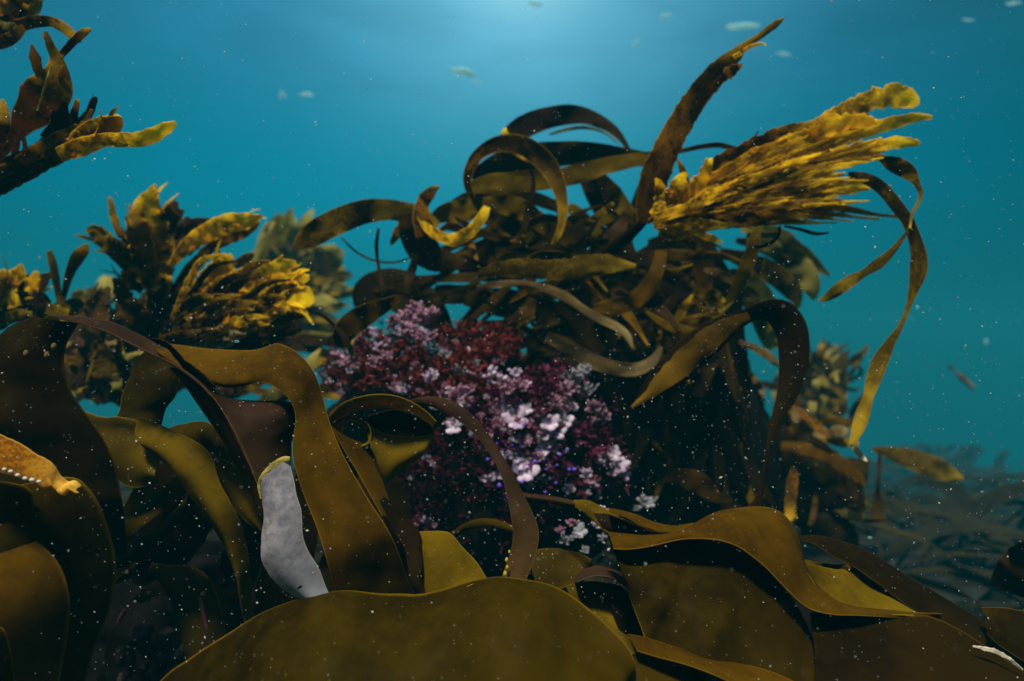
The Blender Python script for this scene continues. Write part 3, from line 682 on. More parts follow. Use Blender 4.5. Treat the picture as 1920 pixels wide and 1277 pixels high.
strands = [
 ((1.36, 1.30), [(1330, 318, 8), (1345, 308, 26), (1400, 284, 32), (1460, 256, 30), (1520, 240, 22), (1570, 236, 14)], RUST),
 ((1.34, 1.32), [(1490, 250, 14), (1540, 232, 26), (1590, 212, 40), (1640, 198, 54), (1680, 192, 58), (1706, 196, 44), (1716, 205, 20)], GOLD),
 ((1.36, 1.28), [(1222, 412, 20), (1290, 372, 28), (1360, 330, 34), (1440, 292, 38), (1520, 262, 40), (1580, 240, 44), (1625, 234, 30), (1645, 240, 10)], GOLD),
 ((1.34, 1.27), [(1228, 414, 18), (1310, 374, 30), (1400, 334, 34), (1490, 300, 30), (1580, 268, 34), (1660, 242, 34), (1715, 226, 24), (1748, 222, 8)], GOLD),
 ((1.31, 1.26), [(1232, 414, 18), (1320, 380, 30), (1420, 346, 34), (1520, 316, 38), (1600, 292, 38), (1660, 278, 34), (1700, 272, 26), (1724, 272, 12)], GOLD),
 ((1.38, 1.31), [(1250, 404, 20), (1330, 372, 30), (1430, 350, 28), (1520, 326, 26), (1600, 306, 22), (1660, 296, 12)], RUST),
 ((1.33, 1.30), [(1240, 414, 24), (1340, 382, 32), (1440, 366, 30), (1520, 362, 28), (1590, 360, 26), (1640, 352, 24), (1666, 358, 14)], GOLD),
 ((1.31, 1.28), [(1236, 418, 26), (1300, 400, 34), (1380, 388, 40), (1450, 372, 38), (1500, 352, 30), (1545, 336, 14)], RUST),
 ((1.33, 1.32), [(1240, 420, 20), (1340, 406, 30), (1440, 396, 30), (1530, 392, 28), (1590, 396, 18), (1640, 404, 9), (1692, 408, 8)], RUST),
 ((1.32, 1.30), [(1232, 422, 18), (1330, 414, 26), (1420, 412, 26), (1480, 408, 20), (1560, 412, 6), (1600, 416, 3)], RUST),
 ((1.36, 1.36), [(1260, 426, 14), (1360, 422, 18), (1440, 420, 14), (1510, 420, 8), (1570, 418, 3)], PALE),
 ((1.29, 1.27), [(1224, 410, 26), (1248, 386, 38), (1270, 358, 40), (1282, 338, 30), (1290, 332, 8)], GOLD),
 ((1.28, 1.26), [(1250, 400, 22), (1290, 370, 34), (1316, 342, 34), (1328, 316, 24), (1334, 298, 6)], GOLD),
 ((1.27, 1.25), [(1226, 416, 26), (1290, 396, 30), (1350, 366, 28), (1410, 340, 26), (1480, 312, 20), (1540, 290, 8)], GOLD),
 ((1.37, 1.36), [(1320, 352, 12), (1400, 312, 22), (1480, 282, 24), (1560, 250, 18), (1620, 232, 8)], RUST),
 ((1.26, 1.25), [(1400, 352, 10), (1460, 328, 22), (1540, 300, 24), (1620, 280, 18), (1680, 262, 6)], GOLD),
 ((1.30, 1.29), [(1236, 424, 30), (1262, 428, 40), (1292, 426, 36), (1330, 424, 20), (1380, 424, 6)], GOLD),
 ((1.36, 1.40), [(1290, 430, 16), (1320, 446, 20), (1345, 454, 14), (1352, 458, 4)], GOLD),
 ((1.38, 1.42), [(1270, 440, 16), (1295, 462, 20), (1315, 476, 14), (1320, 482, 4)], OLIVE),
]
rt_ = random.Random(3)
for k in range(20):                     # thinner shreds between the big strands
    f0 = rt_.uniform(0.05, 0.45); f1 = rt_.uniform(0.6, 0.97); lane = rt_.uniform(0, 1)
    end = (1690 - 40 * lane, 215 + 165 * lane); mid_ = (1440, 300 + 100 * lane); st = (1225, 412)
    def q(f): return ((1 - f) ** 2 * st[0] + 2 * f * (1 - f) * mid_[0] + f * f * end[0], (1 - f) ** 2 * st[1] + 2 * f * (1 - f) * mid_[1] + f * f * end[1])
    w0 = rt_.uniform(8, 18)
    strands.append(((1.27, 1.25), [(*q(f0), 5), (*q(f0 * .6 + f1 * .4), w0), (*q(f0 * .25 + f1 * .75), w0 * 1.1), (*q(f1), 3)], rt_.choice([GOLD, GOLD, RUST])))
for d, pts, m in strands:
    strap('strand', d, [(x, y - w_ * .22, w_ * .72) for x, y, w_ in pts], m, t, **FR)
    if max(p[2] for p in pts) > 24:            # the big ones are split lengthwise
        e = rt_.uniform(4, 16)
        strap('strand', (d[0] + .02, d[1] + .015), [(x - e * i, y + w_ * .30, w_ * .56) for i, (x, y, w_) in enumerate(pts)], rt_.choice([m, m, RUST]), t, **FR)
stem('stipe', (1.38, 1.62), [(1212, 412, 12), (1190, 432, 20), (1160, 456, 24), (1130, 478, 24), (1090, 505, 22), (1050, 540, 20)], DARK, t)
strap('hook', 1.33, [(1462, 424, 5), (1460, 440, 6), (1448, 454, 7), (1430, 462, 7), (1408, 464, 5)], DARK, t, n=20)
strap('thin_strand', 1.33, [(1470, 424, 4), (1500, 430, 6), (1528, 438, 7), (1554, 437, 3)], DARK, t, n=18)

# long hanging strap right of the tuft
t = thing('kelp_strap', 'long spotted ribbon hanging in a curve at the far right of the golden tuft', 'seaweed', P(1600, 328, 1.30), None)
strap('ribbon', (1.30, 1.18), [(1590, 328, 12), (1622, 334, 20), (1652, 352, 22), (1680, 384, 22), (1702, 415, 20), (1716, 450, 22), (1723, 480, 26), (1722, 505, 28), (1713, 540, 18), (1703, 575, 9), (1688, 612, 9), (1668, 645, 18), (1650, 678, 28), (1638, 712, 26), (1628, 745, 18), (1618, 775, 24), (1608, 805, 22), (1596, 832, 8)], SPECK, t, tw=[0, 10, -20, 20, 40, 0, 20, -20, 10, 0], cup=0.03, rip=0.06, n=110, twv=10)
strap('side_leaf', (1.24, 1.30), [(1706, 428, 5), (1690, 450, 8), (1668, 476, 14), (1645, 496, 20), (1620, 512, 14), (1596, 526, 22), (1570, 544, 22), (1550, 558, 14), (1534, 564, 3)], SPECK, t, n=50, twv=10)
strap('upper_leaf', (1.29, 1.24), [(1650, 296, 10), (1676, 308, 28), (1702, 322, 28), (1718, 342, 12), (1726, 362, 8), (1722, 380, 6), (1711, 400, 5), (1706, 428, 4)], SPECK, t, n=44, twv=12)
strap('worn_tip', (1.20, 1.20), [(1594, 832, 4), (1604, 842, 10), (1616, 856, 9), (1626, 865, 3)], kelp_mat('kelp_bleached', (0.5, 0.42, 0.2), (0.7, 0.64, 0.4), (0.8, 0.75, 0.5), (0.8, 0.78, 0.6), scale=40), t, n=14)
sstrap('short thin dark strap bridging the tall blade and the golden tuft', 1.40, [(1274, 284, 8), (1310, 276, 9), (1345, 272, 10), (1375, 278, 9), (1400, 284, 6)], PURPLE, n=24, name='kelp_strap', cat='seaweed')

# ------------------------------------------------------------------ tangle of straps, centre
G_T = 'straps of the central kelp tangle'
def ts(label, d, pts, mat, **k): return sstrap(label, d, pts, mat, cat='kelp blade', name='kelp_strap', group=G_T, **k)
ts('grey-brown strap arching highest over the central tangle', (1.62, 1.75), [(940, 275, 20), (962, 252, 38), (995, 232, 42), (1040, 218, 38), (1090, 216, 32), (1130, 230, 22), (1158, 252, 14), (1182, 284, 7)], PURPLE, tw=[10, 0, 20, 30], n=60, twv=8)
ts('hair-thin strap arching just beneath the highest arch', (1.78, 1.8), [(1030, 252, 4), (1070, 241, 7), (1105, 240, 6), (1135, 250, 4), (1158, 268, 3)], PALE, n=30, twv=4)
ts('frayed yellow blade tip poking up under the highest arch', 1.58, [(1000, 300, 14), (972, 285, 18), (955, 264, 18), (945, 246, 10), (948, 240, 4)], GOLD, rag=0.35)
ts('long dark olive blade lying across the top of the tangle', (1.66, 1.55), [(885, 335, 30), (940, 312, 50), (1000, 295, 52), (1060, 288, 44), (1120, 288, 40), (1180, 296, 32), (1245, 300, 18)], kelp_mat('kelp_shade_olive', (0.028, 0.020, 0.002), (0.060, 0.042, 0.004), (0.13, 0.09, 0.008), (0.09, 0.06, 0.006), scale=10, trans=0.4), tw=[-20, -10, -15, -20], n=60, twv=8)
ts('long golden olive blade crossing under the dark olive one', (1.55, 1.48), [(880, 352, 20), (920, 345, 38), (970, 342, 38), (1030, 336, 38), (1090, 324, 34), (1150, 308, 30), (1200, 298, 24), (1248, 290, 16)], OLIVE, tw=[15, 10, 20, 10], n=60, twv=8)
ts('dark hoop looping over the left end of the golden olive blade', (1.52, 1.46), [(886, 372, 10), (876, 345, 16), (880, 316, 18), (900, 288, 22), (935, 270, 30), (975, 272, 36), (1010, 292, 38), (1035, 322, 34), (1050, 358, 26), (1056, 395, 18), (1050, 430, 12), (1036, 460, 8)], RUST, tw=[30, 20, -10, 20, 40], n=80, twv=10)
ts('thick olive blade reaching out left from the tangle like an arm', (1.40, 1.55), [(556, 464, 14), (572, 450, 36), (600, 432, 46), (640, 412, 48), (690, 396, 44), (740, 394, 38), (785, 408, 40), (815, 432, 36)], SPECK, tw=[10, 0, 10], n=60, twv=6)
ts('split upright stub where the olive arm meets the tangle', 1.50, [(800, 440, 40), (790, 412, 34), (792, 385, 26), (802, 366, 24), (815, 354, 14), (824, 350, 4)], RUST, rag=0.25)
ts('broad brown blade drooping below the olive arm', (1.52, 1.60), [(770, 400, 40), (775, 430, 54), (790, 462, 60), (815, 485, 50), (850, 488, 30), (890, 470, 14)], kelp_mat('kelp_umber', (0.03, 0.016, 0.002), (0.085, 0.045, 0.004), (0.16, 0.09, 0.01), (0.1, 0.06, 0.008), scale=10, trans=0.4), n=40)
ts('ragged olive flap hanging under the elbow of the olive arm', 1.55, [(770, 405, 22), (752, 428, 22), (740, 446, 14), (733, 460, 4)], SPECK, rag=0.3, n=18)
ts('golden cupped blade with a pale bright lip in the tangle', (1.50, 1.45), [(786, 402, 12), (800, 425, 16), (825, 443, 20), (852, 449, 24), (880, 436, 22), (900, 412, 20), (914, 388, 12)], GOLD, tw=[30, 20, 10, 30], n=44, rag=0.15)
ts('yellow fold inside the golden cupped blade', 1.56, [(812, 412, 20), (835, 400, 36), (865, 396, 44), (895, 386, 36), (915, 378, 14)], OLIVE, n=30)
ts('short golden blade right of the cupped one', (1.52, 1.55), [(905, 376, 14), (935, 382, 34), (965, 388, 40), (995, 402, 34), (1015, 425, 24), (1026, 448, 10)], OLIVE, n=40)
ts('nearly black stalk dropping straight through the tangle', 1.44, [(996, 318, 6), (1000, 345, 9), (996, 375, 10), (988, 405, 12), (982, 440, 10)], DARK, n=24)
ts('slim black stalk left of the tangle hanging from the drooping blade', 1.55, [(762, 445, 12), (776, 470, 12), (776, 495, 14), (768, 518, 18), (762, 545, 12)], DARK, n=24)
ts('fine upright filament standing left of the tangle', 1.48, [(710, 428, 5), (706, 458, 7), (708, 490, 6), (714, 520, 8), (718, 560, 14)], DARK, n=30)
ts('hair-thin strand sagging below the olive arm', 1.6, [(640, 446, 3), (668, 472, 4), (700, 488, 4), (740, 492, 4), (772, 482, 3)], PURPLE, n=30)
ts('grey-brown blade slanting down behind the tall golden blade', (1.66, 1.72), [(1085, 300, 20), (1110, 340, 44), (1135, 385, 52), (1155, 420, 40), (1150, 455, 22)], PURPLE, n=36)
ts('lime green blade slanting behind the tall golden blade', (1.60, 1.64), [(1125, 330, 18), (1145, 358, 34), (1165, 385, 32), (1185, 405, 22), (1200, 424, 10)], OLIVE, n=30)
ts('lime green blade steeply crossing a blue gap in the tangle', (1.7, 1.66), [(1066, 385, 16), (1084, 402, 26), (1104, 420, 24), (1124, 440, 18)], OLIVE, n=24)
ts('frayed golden-brown blade lying level across the middle of the tangle', (1.46, 1.42), [(895, 515, 10), (930, 506, 26), (975, 502, 34), (1030, 506, 36), (1080, 502, 40), (1120, 496, 40), (1150, 496, 30), (1192, 500, 10)], SPECK, rag=0.2, n=60)
ts('slim tan strap curving down under the frayed golden-brown blade', (1.40, 1.36), [(894, 538, 6), (930, 533, 12), (975, 532, 12), (1020, 540, 14), (1060, 555, 16), (1090, 578, 16), (1125, 598, 16), (1155, 612, 16), (1176, 630, 14), (1186, 652, 4)], TAN, n=60, twv=8)
ts('tan olive strap sagging between the tangle and the purple mound', (1.50, 1.46), [(1025, 630, 18), (1060, 648, 26), (1100, 672, 28), (1150, 690, 26), (1195, 692, 24), (1225, 675, 18), (1240, 650, 8)], TAN, n=50)
ts('amber-brown strap hanging from the golden tuft into the shade', (1.52, 1.48), [(1240, 470, 20), (1232, 505, 26), (1215, 540, 30), (1185, 565, 32), (1150, 575, 30), (1110, 578, 14)], AMBER, n=44)
ts('brown strap with a golden fold left of the pink top tuft', (1.42, 1.40), [(632, 650, 30), (655, 612, 44), (690, 588, 40), (722, 572, 26), (748, 558, 12)], AMBER, n=36)
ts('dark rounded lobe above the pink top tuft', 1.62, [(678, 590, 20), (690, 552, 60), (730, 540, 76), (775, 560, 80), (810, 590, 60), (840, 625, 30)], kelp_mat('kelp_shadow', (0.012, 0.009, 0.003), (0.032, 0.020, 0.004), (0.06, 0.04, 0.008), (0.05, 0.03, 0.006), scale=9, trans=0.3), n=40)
ts('thin dark stalk slanting down to the pale left tuft', 1.35, [(575, 578, 5), (605, 592, 6), (632, 615, 8), (650, 640, 12), (662, 668, 8)], DARK, n=30)
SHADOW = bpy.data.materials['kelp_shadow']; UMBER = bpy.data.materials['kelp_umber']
# darker inner straps that close the middle of the tangle
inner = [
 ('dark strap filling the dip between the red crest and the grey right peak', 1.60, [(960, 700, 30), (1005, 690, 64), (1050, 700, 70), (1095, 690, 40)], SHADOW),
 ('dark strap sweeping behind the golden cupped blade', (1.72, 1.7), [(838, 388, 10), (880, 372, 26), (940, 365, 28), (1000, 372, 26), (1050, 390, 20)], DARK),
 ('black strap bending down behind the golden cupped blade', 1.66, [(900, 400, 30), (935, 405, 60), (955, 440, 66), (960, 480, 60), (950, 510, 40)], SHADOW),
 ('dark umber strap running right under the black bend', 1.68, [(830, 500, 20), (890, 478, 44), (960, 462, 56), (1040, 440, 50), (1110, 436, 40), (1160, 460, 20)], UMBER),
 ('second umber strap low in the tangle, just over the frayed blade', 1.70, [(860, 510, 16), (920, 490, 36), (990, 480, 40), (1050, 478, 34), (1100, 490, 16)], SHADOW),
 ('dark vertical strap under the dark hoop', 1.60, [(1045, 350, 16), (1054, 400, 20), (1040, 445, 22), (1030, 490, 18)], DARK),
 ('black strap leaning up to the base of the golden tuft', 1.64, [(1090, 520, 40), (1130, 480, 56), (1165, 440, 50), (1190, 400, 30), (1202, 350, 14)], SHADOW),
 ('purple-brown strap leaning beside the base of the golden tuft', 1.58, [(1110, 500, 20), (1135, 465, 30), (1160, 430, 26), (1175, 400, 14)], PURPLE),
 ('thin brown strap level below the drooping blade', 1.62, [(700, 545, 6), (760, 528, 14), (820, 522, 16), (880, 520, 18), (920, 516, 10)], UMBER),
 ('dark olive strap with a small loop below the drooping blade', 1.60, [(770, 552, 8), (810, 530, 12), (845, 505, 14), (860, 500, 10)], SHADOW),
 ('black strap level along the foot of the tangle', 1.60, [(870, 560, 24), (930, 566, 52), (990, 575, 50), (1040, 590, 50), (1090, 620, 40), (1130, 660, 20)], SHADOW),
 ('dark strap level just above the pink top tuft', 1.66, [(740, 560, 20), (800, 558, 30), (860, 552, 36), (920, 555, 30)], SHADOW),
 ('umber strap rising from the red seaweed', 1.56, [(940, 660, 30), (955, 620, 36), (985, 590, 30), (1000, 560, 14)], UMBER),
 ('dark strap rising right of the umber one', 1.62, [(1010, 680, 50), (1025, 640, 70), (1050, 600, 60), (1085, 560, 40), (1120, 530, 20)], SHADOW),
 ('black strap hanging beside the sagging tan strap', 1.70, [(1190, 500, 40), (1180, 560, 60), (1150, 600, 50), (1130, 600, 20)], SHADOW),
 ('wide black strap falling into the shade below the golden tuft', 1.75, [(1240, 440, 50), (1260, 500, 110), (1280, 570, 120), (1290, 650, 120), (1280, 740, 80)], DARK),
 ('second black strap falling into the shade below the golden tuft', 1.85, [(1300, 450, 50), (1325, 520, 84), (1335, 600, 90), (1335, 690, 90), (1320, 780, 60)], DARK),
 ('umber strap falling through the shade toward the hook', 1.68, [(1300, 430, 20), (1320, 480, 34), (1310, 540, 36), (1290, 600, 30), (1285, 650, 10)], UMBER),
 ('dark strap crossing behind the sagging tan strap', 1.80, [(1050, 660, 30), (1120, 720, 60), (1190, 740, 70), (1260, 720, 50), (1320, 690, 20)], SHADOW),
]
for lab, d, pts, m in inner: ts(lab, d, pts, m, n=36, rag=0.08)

# drapes below the tuft
t = thing('kelp_drape', 'pointed lime green blade hanging straight below the golden tuft', 'seaweed', P(1416, 425, 1.45), None)
strap('blade', (1.44, 1.40), [(1420, 425, 12), (1414, 455, 22), (1404, 488, 26), (1390, 522, 24), (1376, 550, 20), (1358, 574, 4)], OLIVE, t, n=40, twv=10)
strap('side_strand', 1.46, [(1320, 505, 8), (1345, 512, 16), (1370, 524, 16), (1392, 536, 10), (1425, 556, 8), (1440, 570, 3)], TAN, t, n=30, rag=0.2)
strap('side_strand', 1.48, [(1300, 545, 10), (1325, 555, 18), (1345, 566, 12), (1358, 574, 4)], OLIVE, t, n=20, rag=0.3)
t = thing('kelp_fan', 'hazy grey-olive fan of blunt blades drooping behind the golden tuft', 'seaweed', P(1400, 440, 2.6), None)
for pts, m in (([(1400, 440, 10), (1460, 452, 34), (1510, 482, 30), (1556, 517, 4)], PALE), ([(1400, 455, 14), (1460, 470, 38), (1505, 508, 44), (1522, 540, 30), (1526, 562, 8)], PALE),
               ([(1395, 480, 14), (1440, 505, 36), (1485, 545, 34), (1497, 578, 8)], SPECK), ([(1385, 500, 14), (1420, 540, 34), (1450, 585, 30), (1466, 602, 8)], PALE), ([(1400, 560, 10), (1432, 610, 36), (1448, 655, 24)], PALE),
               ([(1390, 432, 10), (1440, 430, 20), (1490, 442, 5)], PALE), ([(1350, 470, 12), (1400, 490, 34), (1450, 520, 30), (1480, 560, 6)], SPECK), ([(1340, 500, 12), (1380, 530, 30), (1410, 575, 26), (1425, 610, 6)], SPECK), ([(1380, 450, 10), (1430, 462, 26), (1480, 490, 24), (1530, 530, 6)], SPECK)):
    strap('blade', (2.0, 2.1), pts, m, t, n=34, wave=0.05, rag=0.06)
t = thing('seaweed_scraps', 'yellowish scraps of torn seaweed in the shade left of the dark hook', 'seaweed', P(1300, 600, 1.6), None)
for pts in ([(1270, 575, 6), (1300, 578, 18), (1330, 585, 14), (1345, 592, 4)], [(1300, 600, 10), (1320, 612, 24), (1330, 628, 10)], [(1330, 540, 8), (1345, 552, 12), (1358, 566, 6)], [(1235, 665, 12), (1240, 640, 14), (1238, 620, 6)], [(1110, 410, 10), (1135, 395, 14), (1150, 380, 6)]):
    strap('scrap', 1.58, pts, SPECK, t, n=14, rag=0.4)

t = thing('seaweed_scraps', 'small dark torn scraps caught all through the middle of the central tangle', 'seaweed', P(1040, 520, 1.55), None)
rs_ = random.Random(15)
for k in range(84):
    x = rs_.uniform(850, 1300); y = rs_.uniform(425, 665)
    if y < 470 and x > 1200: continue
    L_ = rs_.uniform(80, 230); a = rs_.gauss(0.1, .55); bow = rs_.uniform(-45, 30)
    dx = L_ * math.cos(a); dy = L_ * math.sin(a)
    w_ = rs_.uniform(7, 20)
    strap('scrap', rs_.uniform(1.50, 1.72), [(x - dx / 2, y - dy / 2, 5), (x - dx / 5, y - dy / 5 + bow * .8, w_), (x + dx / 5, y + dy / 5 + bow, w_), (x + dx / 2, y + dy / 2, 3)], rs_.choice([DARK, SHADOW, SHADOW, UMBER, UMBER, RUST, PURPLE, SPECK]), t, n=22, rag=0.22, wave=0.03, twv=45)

BLACKW = kelp_mat('kelp_shade_black', (0.0022, 0.0018, 0.0014), (0.008, 0.0058, 0.0030), (0.02, 0.013, 0.005), (0.02, 0.013, 0.004), trans=0.3, scale=9, mott=0.5, bump=0.1)  # near-black colour carries the shade under the tuft and in the hollow
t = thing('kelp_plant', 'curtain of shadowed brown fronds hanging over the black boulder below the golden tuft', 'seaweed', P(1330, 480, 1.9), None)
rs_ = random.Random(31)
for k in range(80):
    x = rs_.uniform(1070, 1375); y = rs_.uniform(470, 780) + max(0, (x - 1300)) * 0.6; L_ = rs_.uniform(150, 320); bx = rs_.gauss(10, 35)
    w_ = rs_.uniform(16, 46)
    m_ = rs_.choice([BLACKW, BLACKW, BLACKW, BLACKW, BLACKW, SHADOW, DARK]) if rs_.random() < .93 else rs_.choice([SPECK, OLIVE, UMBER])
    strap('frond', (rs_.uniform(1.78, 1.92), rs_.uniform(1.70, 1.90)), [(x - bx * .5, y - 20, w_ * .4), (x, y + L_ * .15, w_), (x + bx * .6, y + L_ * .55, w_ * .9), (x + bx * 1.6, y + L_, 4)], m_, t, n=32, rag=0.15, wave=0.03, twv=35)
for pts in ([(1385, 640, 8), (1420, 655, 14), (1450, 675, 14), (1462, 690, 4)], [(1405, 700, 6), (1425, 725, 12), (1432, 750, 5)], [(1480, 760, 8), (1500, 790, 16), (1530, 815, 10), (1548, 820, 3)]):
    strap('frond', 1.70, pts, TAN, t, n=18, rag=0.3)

rock('reef_rock', 'low dark boulder hidden behind the pale left shoulder of the purple mound', 735, 800, 1.78, 0.17, 0.14, 0.17, 23)
t = thing('kelp_plant', 'shade-dark blades crowding the black hollow behind the white strip', 'seaweed', P(380, 1150, 1.25), None)  # blades added in shade-dark colours to blacken the hollow
rs_ = random.Random(52)
for pts, m in (([(430, 1250, 30), (520, 1120, 90), (560, 980, 80), (600, 860, 50), (640, 800, 14)], UMBERB), ([(560, 1180, 40), (640, 1060, 80), (690, 940, 70), (700, 860, 30)], DARK), ([(250, 1180, 30), (300, 1060, 80), (370, 960, 80), (420, 880, 30)], BLACKW),
               ([(160, 1120, 30), (240, 1010, 80), (320, 900, 80), (380, 840, 20)], UMBERB), ([(400, 1240, 40), (440, 1120, 90), (470, 1000, 70), (480, 900, 30)], BLACKW), ([(200, 1290, 40), (260, 1190, 90), (330, 1110, 80), (420, 1080, 20)], BLACKW), ([(280, 1300, 40), (350, 1210, 100), (430, 1160, 80), (500, 1140, 20)], BLACKW),
               ([(640, 1150, 40), (720, 1060, 70), (740, 960, 60), (720, 880, 20)], BLACKW), ([(300, 1010, 20), (360, 960, 50), (430, 930, 50), (500, 930, 20)], UMBERB), ([(440, 870, 20), (500, 830, 40), (560, 800, 40), (610, 790, 16)], UMBERB), ([(330, 900, 20), (390, 880, 60), (460, 860, 60), (520, 850, 20)], BLACKW), ([(210, 830, 10), (260, 850, 50), (320, 860, 50), (380, 850, 10)], UMBERB)):
    strap('blade', (rs_.uniform(1.14, 1.2), rs_.uniform(1.16, 1.28)), pts, m, t, n=36, rag=0.06, wave=0.03)

# ------------------------------------------------------------------ plants at the left
t = thing('kelp_plant', 'yellow-tipped bushy seaweed standing highest above the dark arch at left', 'seaweed', P(280, 640, 1.55), None)
LF = dict(rag=0.26, rip=0.16, freq=6, cup=0.06, twv=34, frill=0.18, dens=5)
def tp(d, pts, m, **k):
    kk = dict(LF); kk.update(k); strap('blade', d, pts, m, t, **kk)
tp((1.54, 1.46), [(300, 560, 30), (292, 510, 58), (284, 465, 70), (278, 425, 70), (278, 390, 54), (284, 366, 26), (292, 346, 4)], GOLD)
tp((1.52, 1.44), [(288, 540, 30), (272, 490, 40), (262, 440, 44), (256, 405, 30), (262, 385, 8)], RUST)
tp((1.53, 1.50), [(296, 500, 20), (306, 450, 26), (316, 415, 30), (324, 392, 26), (332, 378, 6)], PURPLE)
tp((1.50, 1.42), [(300, 540, 20), (262, 508, 36), (226, 476, 36), (196, 450, 32), (176, 436, 30), (166, 440, 12)], SPECK, rag=0.05)
tp((1.54, 1.56), [(262, 500, 8), (240, 456, 14), (222, 430, 14), (212, 402, 12), (206, 370, 8)], RUST)
tp((1.52, 1.47), [(318, 500, 12), (350, 462, 26), (385, 438, 34), (425, 420, 36), (462, 414, 30), (492, 404, 6)], GOLD, rag=0.12)
tp((1.55, 1.50), [(372, 478, 10), (400, 460, 18), (430, 446, 24), (462, 430, 24), (486, 415, 8)], RUST)
tp((1.58, 1.56), [(336, 470, 40), (352, 445, 54), (380, 432, 48), (410, 424, 20)], PURPLE)
tp((1.56, 1.54), [(322, 430, 8), (334, 412, 10), (342, 392, 8)], TAN)
tp((1.56, 1.54), [(330, 450, 8), (340, 425, 12), (352, 412, 14), (360, 418, 6)], PURPLE)
tp((1.58, 1.52), [(262, 640, 20), (290, 600, 40), (300, 560, 46), (300, 520, 40), (310, 480, 30)], RUST)
tp((1.56, 1.53), [(250, 660, 26), (240, 610, 34), (232, 560, 30), (226, 520, 26)], UMBER)
tp((1.60, 1.57), [(275, 540, 30), (255, 520, 50), (240, 500, 30)], DARK)
tp((1.56, 1.50), [(288, 640, 20), (270, 610, 30), (258, 585, 30), (244, 560, 16)], UMBER)
stem('stipe', (1.56, 1.52), [(282, 650, 26), (290, 600, 22), (298, 555, 20), (302, 520, 16)], DARK, t)
for pts in ([(300, 600, 8), (330, 555, 12), (360, 515, 12), (395, 470, 10)], [(310, 600, 8), (345, 560, 12), (380, 520, 12), (410, 480, 8)], [(315, 560, 8), (340, 520, 12), (365, 490, 14), (400, 468, 12), (412, 475, 6)]):
    tp((1.56, 1.50), pts, PURPLE, rag=0.08)

t = thing('kelp_plant', 'golden frilled seaweed leaning right, between the tallest left plant and the pale bush', 'seaweed', P(330, 640, 1.5), None)
tp((1.48, 1.42), [(360, 560, 20), (390, 530, 40), (415, 505, 44), (428, 485, 24), (432, 476, 6)], GOLD, rag=0.3)
tp((1.47, 1.40), [(350, 600, 16), (400, 550, 34), (450, 528, 44), (500, 512, 44), (535, 500, 30), (556, 492, 8)], GOLD, rag=0.3)
tp((1.46, 1.38), [(370, 610, 16), (420, 570, 34), (470, 552, 44), (520, 538, 46), (560, 524, 30), (580, 520, 8)], GOLD, rag=0.3)
tp((1.45, 1.36), [(430, 600, 20), (460, 575, 40), (500, 562, 54), (545, 556, 60), (572, 562, 44), (584, 572, 10)], GOLD, rag=0.3)
tp((1.46, 1.40), [(440, 610, 20), (480, 600, 30), (520, 596, 34), (550, 588, 30), (566, 586, 8)], RUST, rag=0.2)
tp((1.50, 1.44), [(330, 620, 14), (370, 580, 26), (420, 548, 30), (470, 520, 26), (500, 500, 10)], RUST)
tp((1.47, 1.43), [(340, 548, 10), (362, 542, 28), (376, 532, 20), (392, 525, 8)], GOLD)
tp((1.48, 1.44), [(352, 545, 6), (372, 535, 10), (392, 528, 6)], TAN)
tp((1.52, 1.48), [(438, 500, 8), (455, 490, 20), (468, 480, 14), (476, 476, 4)], TAN)
for k in range(16):
    x = random.uniform(300, 420); y = random.uniform(625, 660); L_ = random.uniform(50, 130); a = R(random.uniform(8, 40))
    tp((1.46, 1.40), [(x, y, 6), (x + L_ * .3, y - L_ * .3 * math.tan(a) * 1.2, random.uniform(9, 16)), (x + L_ * .7, y - L_ * .7 * math.tan(a), random.uniform(9, 15)), (x + L_, y - L_ * math.tan(a), 4)], random.choice([PURPLE, RUST, TAN, UMBER]), rag=0.15)
for k in range(12):
    x = random.uniform(330, 470); y = random.uniform(580, 650); L_ = random.uniform(60, 130)
    tp((1.54, 1.50), [(x, y + 20, 20), (x + L_ * .4, y, random.uniform(26, 44)), (x + L_, y - 16, 10)], random.choice([DARK, SHADOW, DARK, UMBER]), rag=0.12)
tp((1.56, 1.52), [(440, 660, 40), (470, 610, 80), (500, 580, 70), (520, 560, 20)], SHADOW)
stem('stipe', (1.52, 1.48), [(320, 650, 18), (340, 610, 18), (365, 570, 14)], DARK, t)

